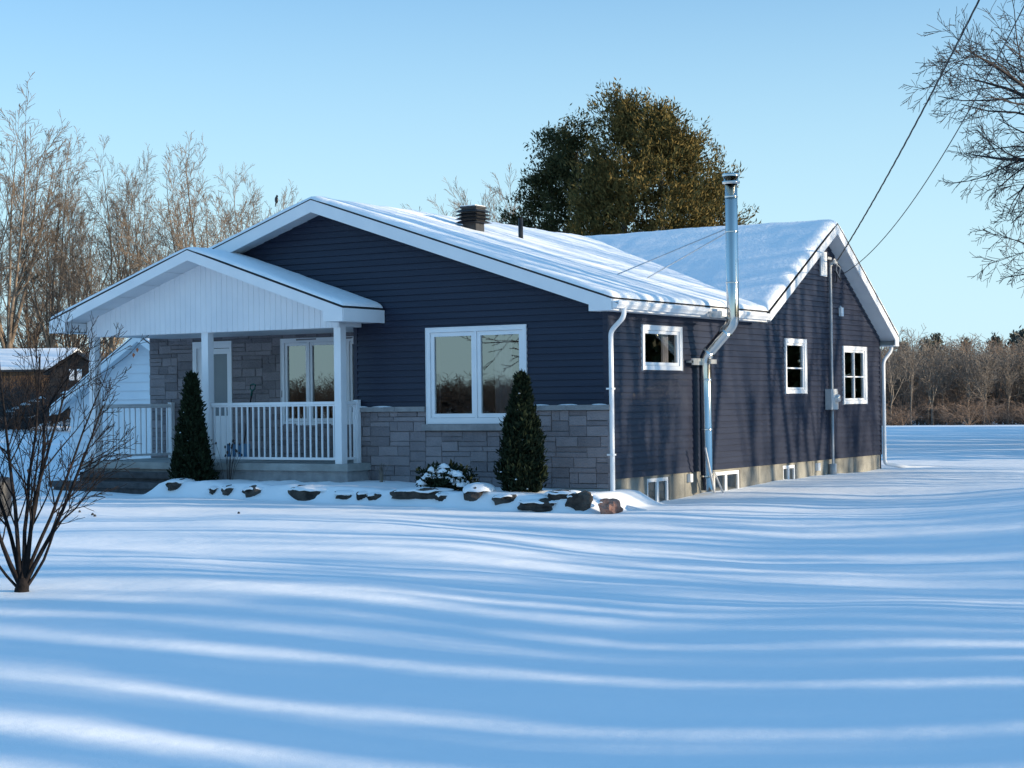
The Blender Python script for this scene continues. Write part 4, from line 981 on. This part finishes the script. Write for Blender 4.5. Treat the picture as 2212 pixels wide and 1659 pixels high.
# gabled shed facing the viewer
b0 = at(108, 880, 80); b1 = at(205, 880, 80); d = Vector((b1[0] - b0[0], b1[1] - b0[1], 0)); L = d.length; d.normalize(); n = Vector((-d.y, d.x, 0)); z0 = H(b0[0], b0[1]) - .4
zp = at(164, 766, 80)[2]; zl = at(108, 806, 80)[2]; zr = at(205, 792, 80)[2]; A = Vector((b0[0], b0[1], 0)); pkx = L * (164 - 108) / 97
shed = tag(empty('shed', (b0[0], b0[1], z0)), 'dark gabled shed between the plank barn and the left porch post', 'shed')
mb = MB(); pr_ = [(0, z0), (L, z0), (L, zr), (pkx, zp), (0, zl)]
mb.add([A + d * a + Vector((0, 0, z)) for a, z in pr_] + [A + d * a + n * 5 + Vector((0, 0, z)) for a, z in pr_], [(0, 1, 2, 3, 4), (5, 6, 7, 8, 9), (0, 4, 9, 5), (1, 2, 7, 6)])
mb.build('wall', M['darkplank'], shed)
mb = MB()
for (a0, za, a1, zb_) in ((-.3, zl - .1, pkx, zp), (pkx, zp, L + .2, zr - .07)):
    for t in (.02, .10): mb.add([A + d * a0 - n * .2 + Vector((0, 0, za + t)), A + d * a1 - n * .2 + Vector((0, 0, zb_ + t)), A + d * a1 + n * 5.2 + Vector((0, 0, zb_ + t)), A + d * a0 + n * 5.2 + Vector((0, 0, za + t))], [(0, 1, 2, 3)])
mb.build('roof', M['shingle'], shed)
mb = MB(); q = A + d * pkx - n * .03
for s in (-.28, .06): mb.add([q + d * s + Vector((0, 0, zp - 1.15)), q + d * (s + .22) + Vector((0, 0, zp - 1.15)), q + d * (s + .22) + Vector((0, 0, zp - .65)), q + d * s + Vector((0, 0, zp - .65))], [(0, 1, 2, 3)])
mb.build('window', M['white'], shed)
# brush pile with snow in front of the barns
sp = []; rnd = random.Random(31)
for i in range(26):
    u = rnd.uniform(-20, 190); b = at(u, 885, rnd.uniform(66, 74)); s = rnd.uniform(.14, .26); sp.append(('bush', (b[0], b[1], H(b[0], b[1]) - .2), s * 1.3, s * (1 if u < 150 else .6), rnd.uniform(0, 6)))
merge(sp, 'brush', M['darkbark'], 'dark leafless brush massed in front of the barn and shed', 'brush')
b = at(60, 852, 68); lg = tag(empty('log_pile', (b[0], b[1], H(b[0], b[1]))), 'dark sloping heap with snow patches in front of the plank barn', 'wood pile')
mb = MB(); dd = Vector((*ROT[:2, 0], 0)).normalized(); nn = Vector((-dd.y, dd.x, 0)); zg = H(b[0], b[1])
for i in range(22):
    a = rnd.uniform(-.7, 2.2); hh = (.35 + .9 * sm((a + .7) / 2)) * rnd.uniform(.2, 1); q = Vector((b[0], b[1], zg + hh)) + dd * a + nn * rnd.uniform(-.5, .5); v2 = dd * rnd.uniform(.5, 1) + Vector((0, 0, rnd.uniform(.1, .5))); mb.tube([q - v2 * .7, q + v2 * .7], rnd.uniform(.07, .13), 7)
mb.build('log', M['darkbark'], lg)
mb = MB()
for i, a in enumerate((-.55, -.3, .05, .35, .6, 1.6)): q = Vector((b[0], b[1], zg + .65 + .42 * (a + .6) if a < 1 else zg + 1.35)) + dd * a - nn * .5; snowlump(mb, q.x, q.y, q.z, .22, .18, .09, i * 3.1)
mb.build('snow_clump', M['roofsnow'], lg, True)
# dark barrel at the left edge
p = at(4, 975, 27); gz = H(p[0], p[1]); br = MB(); br.tube([(p[0] - .12, p[1], gz - .1), (p[0] - .12, p[1], gz + .1), (p[0] - .12, p[1], gz + .5), (p[0] - .12, p[1], gz + .58), (p[0] - .12, p[1], gz + .6)], [.2, .22, .22, .19, .1], 16)
tag(br.build('barrel', M['black'], None, True), 'dark rounded barrel cut by the left edge, behind the bare shrub', 'barrel')

# ------------------------------------------------------------------ bare shrub, left foreground
def shrub():
    base = hit(47, 1276, 2, H(1.2, -14.1)); base = np.array([base[0], base[1], H(base[0], base[1]) - .03]); rng = np.random.default_rng(93)
    root = tag(empty('bare_shrub', tuple(base)), 'many stemmed bare shrub rising from the snow at the left edge', 'shrub')
    right = ROT[:, 0].copy(); right[2] = 0; right /= np.linalg.norm(right); fw = np.array([-right[1], right[0], 0]); mb = MB(); lfs = []
    def grow(p, d, L, r, lvl, curl):
        n = 9 - lvl * 2; pts = [p]; dd = d / np.linalg.norm(d); dirs = [dd]
        for i in range(n):
            dd = dd + rng.normal(size=3) * .065 + np.array([0, 0, curl]); dd /= np.linalg.norm(dd); p = p + dd * L / n; pts.append(p); dirs.append(dd)
        rs = np.maximum(.0024, np.linspace(r, r * .28, n + 1)); mb.tube([tuple(q) for q in pts], list(rs), 7 if lvl == 0 else 4)
        if lvl < 3:
            for c in range((9, 5, 3)[lvl]):
                t = rng.uniform(.22, .97); k = t * n; i = min(n - 1, int(k)); q = pts[i] + (pts[i + 1] - pts[i]) * (k - i)
                sd = rng.normal(size=3); sd -= dirs[i] * (sd @ dirs[i]); sd /= np.linalg.norm(sd); a = rng.uniform(.35, .8)
                grow(q, dirs[i] * math.cos(a) + sd * math.sin(a), L * rng.uniform(.30, .52) * (1.2 - .5 * t), rs[i] * .52, lvl + 1, .04)
        elif rng.random() < .005:
            q = pts[-1]; s = .018; lf = MB(); lfs.append(lf); lf.add([q, q + np.array([s, 0, -s]), q + np.array([0, 0, -2.4 * s]), q + np.array([-s, s, -s])], [(0, 1, 2, 3)])
    grow(base, np.array([0, 0, 1.]), .22, .05, 3, 0)
    mb.tube([tuple(base + np.array([0, 0, -.1])), tuple(base + np.array([0, 0, .05])), tuple(base + np.array([.015, 0, .09])), tuple(base + np.array([0.0, 0, .15]))], [.095, .068, .06, .05], 12)
    #        lateral, forward, length, radius
    for (lt, fwd, L, r, z) in ((-.95, .2, 2.0, .034, .22), (-.62, -.3, 2.1, .036, .26), (-.38, .35, 2.3, .040, .26), (-.16, -.1, 2.5, .042, .28), (.04, .3, 2.5, .040, .28), (.20, -.25, 2.5, .040, .26), (.40, .1, 2.4, .042, .24), (.62, .3, 2.3, .036, .24), (.80, -.2, 2.2, .042, .18), (1.15, .1, 1.75, .028, .12), (-1.3, 0, 1.6, .026, .15)):
        d = right * lt * .85 + fw * fwd * .5 + np.array([0, 0, 1.35]); grow(base + right * lt * .03 + np.array([0, 0, z * .45]), d, L * .86, r * .56, 0, .03)
    mb.build('stem', mat('shaded_shrub_bark', (.006, .005, .0055), .9, c2=(.020, .016, .016), scale=9, bump=.6, bscale=40, spec=.2), root, True)  # bark colour darkened to stand in for shade on the stems
    for (u, v) in ((288, 762), (296, 751), (152, 1003), (60, 1012)):
        q = at(u, v, 16.5); s = .018; lf = MB(); lfs.append(lf); lf.add([q, q + right * s - np.array([0, 0, s]), q - np.array([0, 0, 2.6 * s]), q - right * s * .6 - np.array([0, 0, s])], [(0, 1, 2, 3)])
    for lf in lfs: lf.build('dry_leaf', M['leaf'], root)
shrub()
# fallen fruits on the snow
rnd = random.Random(55)
for i, (u, v) in enumerate([(228, 943), (224, 948), (250, 950), (268, 944), (232, 920), (276, 918), (205, 962), (180, 980), (255, 1115 - 60), (516, 1070 + 40), (128, 985), (172, 1107), (200, 1113), (205, 1116), (140, 968)]):
    d_ = ray(u, v); t = 5.
    for _ in range(4000):
        q = CAM + d_ * t
        if q[2] < H(q[0], q[1]): break
        t += .02 if t < 40 else .1
    mb = MB(); r = .022; snowlump(mb, 0, 0, 0, r, r, r * 1.2, i * 1.1, sub=8, jag=.3, flat=False); o = mb.build('windfall_fruit', M['black'], None, True); o.location = (q[0], q[1], q[2] + .01)
    tag(o, 'tiny dark windfall lying on the snow left of the porch', 'windfall', 'windfalls on the snow')
# bird in the round tree
W_ = T['a'][0] * np.array(perch.scale); cz_, sz_ = math.cos(perch.rotation_euler.z), math.sin(perch.rotation_euler.z)
W_ = np.stack([W_[:, 0] * cz_ - W_[:, 1] * sz_, W_[:, 0] * sz_ + W_[:, 1] * cz_, W_[:, 2]], 1) + np.array(perch.location)
Q_ = (W_ - CAM) @ ROT; uu_ = CU - FOC * Q_[:, 0] / Q_[:, 2]; vv_ = CV + FOC * Q_[:, 1] / Q_[:, 2]
p = W_[np.argmin((uu_ - 590) ** 2 + (vv_ - 433) ** 2)] + np.array([0, 0, .02]); bd = MB(); snowlump(bd, p[0], p[1], p[2], .09, .07, .16, 1.5, sub=10, jag=.1, flat=False); snowlump(bd, p[0] + .03, p[1], p[2] + .16, .05, .05, .06, 2.5, sub=8, jag=.1, flat=False); bd.tube([(p[0] - .03, p[1], p[2] - .1), (p[0] - .08, p[1], p[2] - .3)], [.03, .015], 6)
bd.tube([(p[0] + .05, p[1], p[2] + .16), (p[0] + .11, p[1], p[2] + .15)], [.015, .003], 5)
tag(bd.build('bird', M['black'], None, True), 'small dark bird perched on a twig left of the main gable', 'bird')

# ------------------------------------------------------------------ light
EL, SX, SY = 10.5, .96, .28
w = bpy.data.worlds.new("World"); scn.world = w; w.use_nodes = True; N = w.node_tree.nodes; L_ = w.node_tree.links
sky = N.new('ShaderNodeTexSky'); sky.sky_type = 'NISHITA'; sky.sun_disc = False; sky.sun_elevation = rad(EL); sky.sun_rotation = math.atan2(SX, SY)
sky.air_density = 1.0; sky.dust_density = .4; sky.ozone_density = 3.; sky.altitude = 0
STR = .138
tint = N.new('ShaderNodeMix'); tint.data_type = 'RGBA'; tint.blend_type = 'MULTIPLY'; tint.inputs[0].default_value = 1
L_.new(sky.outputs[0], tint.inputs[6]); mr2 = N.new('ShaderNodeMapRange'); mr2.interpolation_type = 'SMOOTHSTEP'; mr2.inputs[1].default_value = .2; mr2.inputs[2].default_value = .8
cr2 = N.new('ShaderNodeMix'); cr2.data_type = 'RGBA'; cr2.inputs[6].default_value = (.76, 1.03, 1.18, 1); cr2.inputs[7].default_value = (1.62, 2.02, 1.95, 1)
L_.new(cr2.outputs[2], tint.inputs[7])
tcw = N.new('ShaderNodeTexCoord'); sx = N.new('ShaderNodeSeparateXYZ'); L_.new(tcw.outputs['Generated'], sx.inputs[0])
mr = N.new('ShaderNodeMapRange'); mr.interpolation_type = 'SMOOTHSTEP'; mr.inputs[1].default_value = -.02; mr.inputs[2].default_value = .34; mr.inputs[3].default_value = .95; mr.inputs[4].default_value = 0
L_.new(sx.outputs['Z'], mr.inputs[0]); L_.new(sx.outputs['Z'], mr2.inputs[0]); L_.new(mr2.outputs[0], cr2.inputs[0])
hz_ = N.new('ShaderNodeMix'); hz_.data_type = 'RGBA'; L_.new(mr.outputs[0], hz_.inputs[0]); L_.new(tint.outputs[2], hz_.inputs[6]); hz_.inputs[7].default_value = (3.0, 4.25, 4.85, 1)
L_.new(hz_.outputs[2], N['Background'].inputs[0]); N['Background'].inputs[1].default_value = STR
sd = bpy.data.lights.new('sun', 'SUN'); sd.energy = 4.7; sd.angle = rad(.5); sd.color = (1, .83, .60)
so = bpy.data.objects.new('sun', sd); col.objects.link(so)
dv = Vector((SX * math.cos(rad(EL)), SY * math.cos(rad(EL)), math.sin(rad(EL)))); so.rotation_euler = dv.to_track_quat('Z', 'Y').to_euler(); so.location = (30, 0, 20)
scn.view_settings.view_transform = 'Standard'; scn.view_settings.look = 'None'; scn.view_settings.exposure = .68; scn.view_settings.gamma = 1
scn.cycles.transparent_max_bounces = 8; scn.cycles.max_bounces = 6
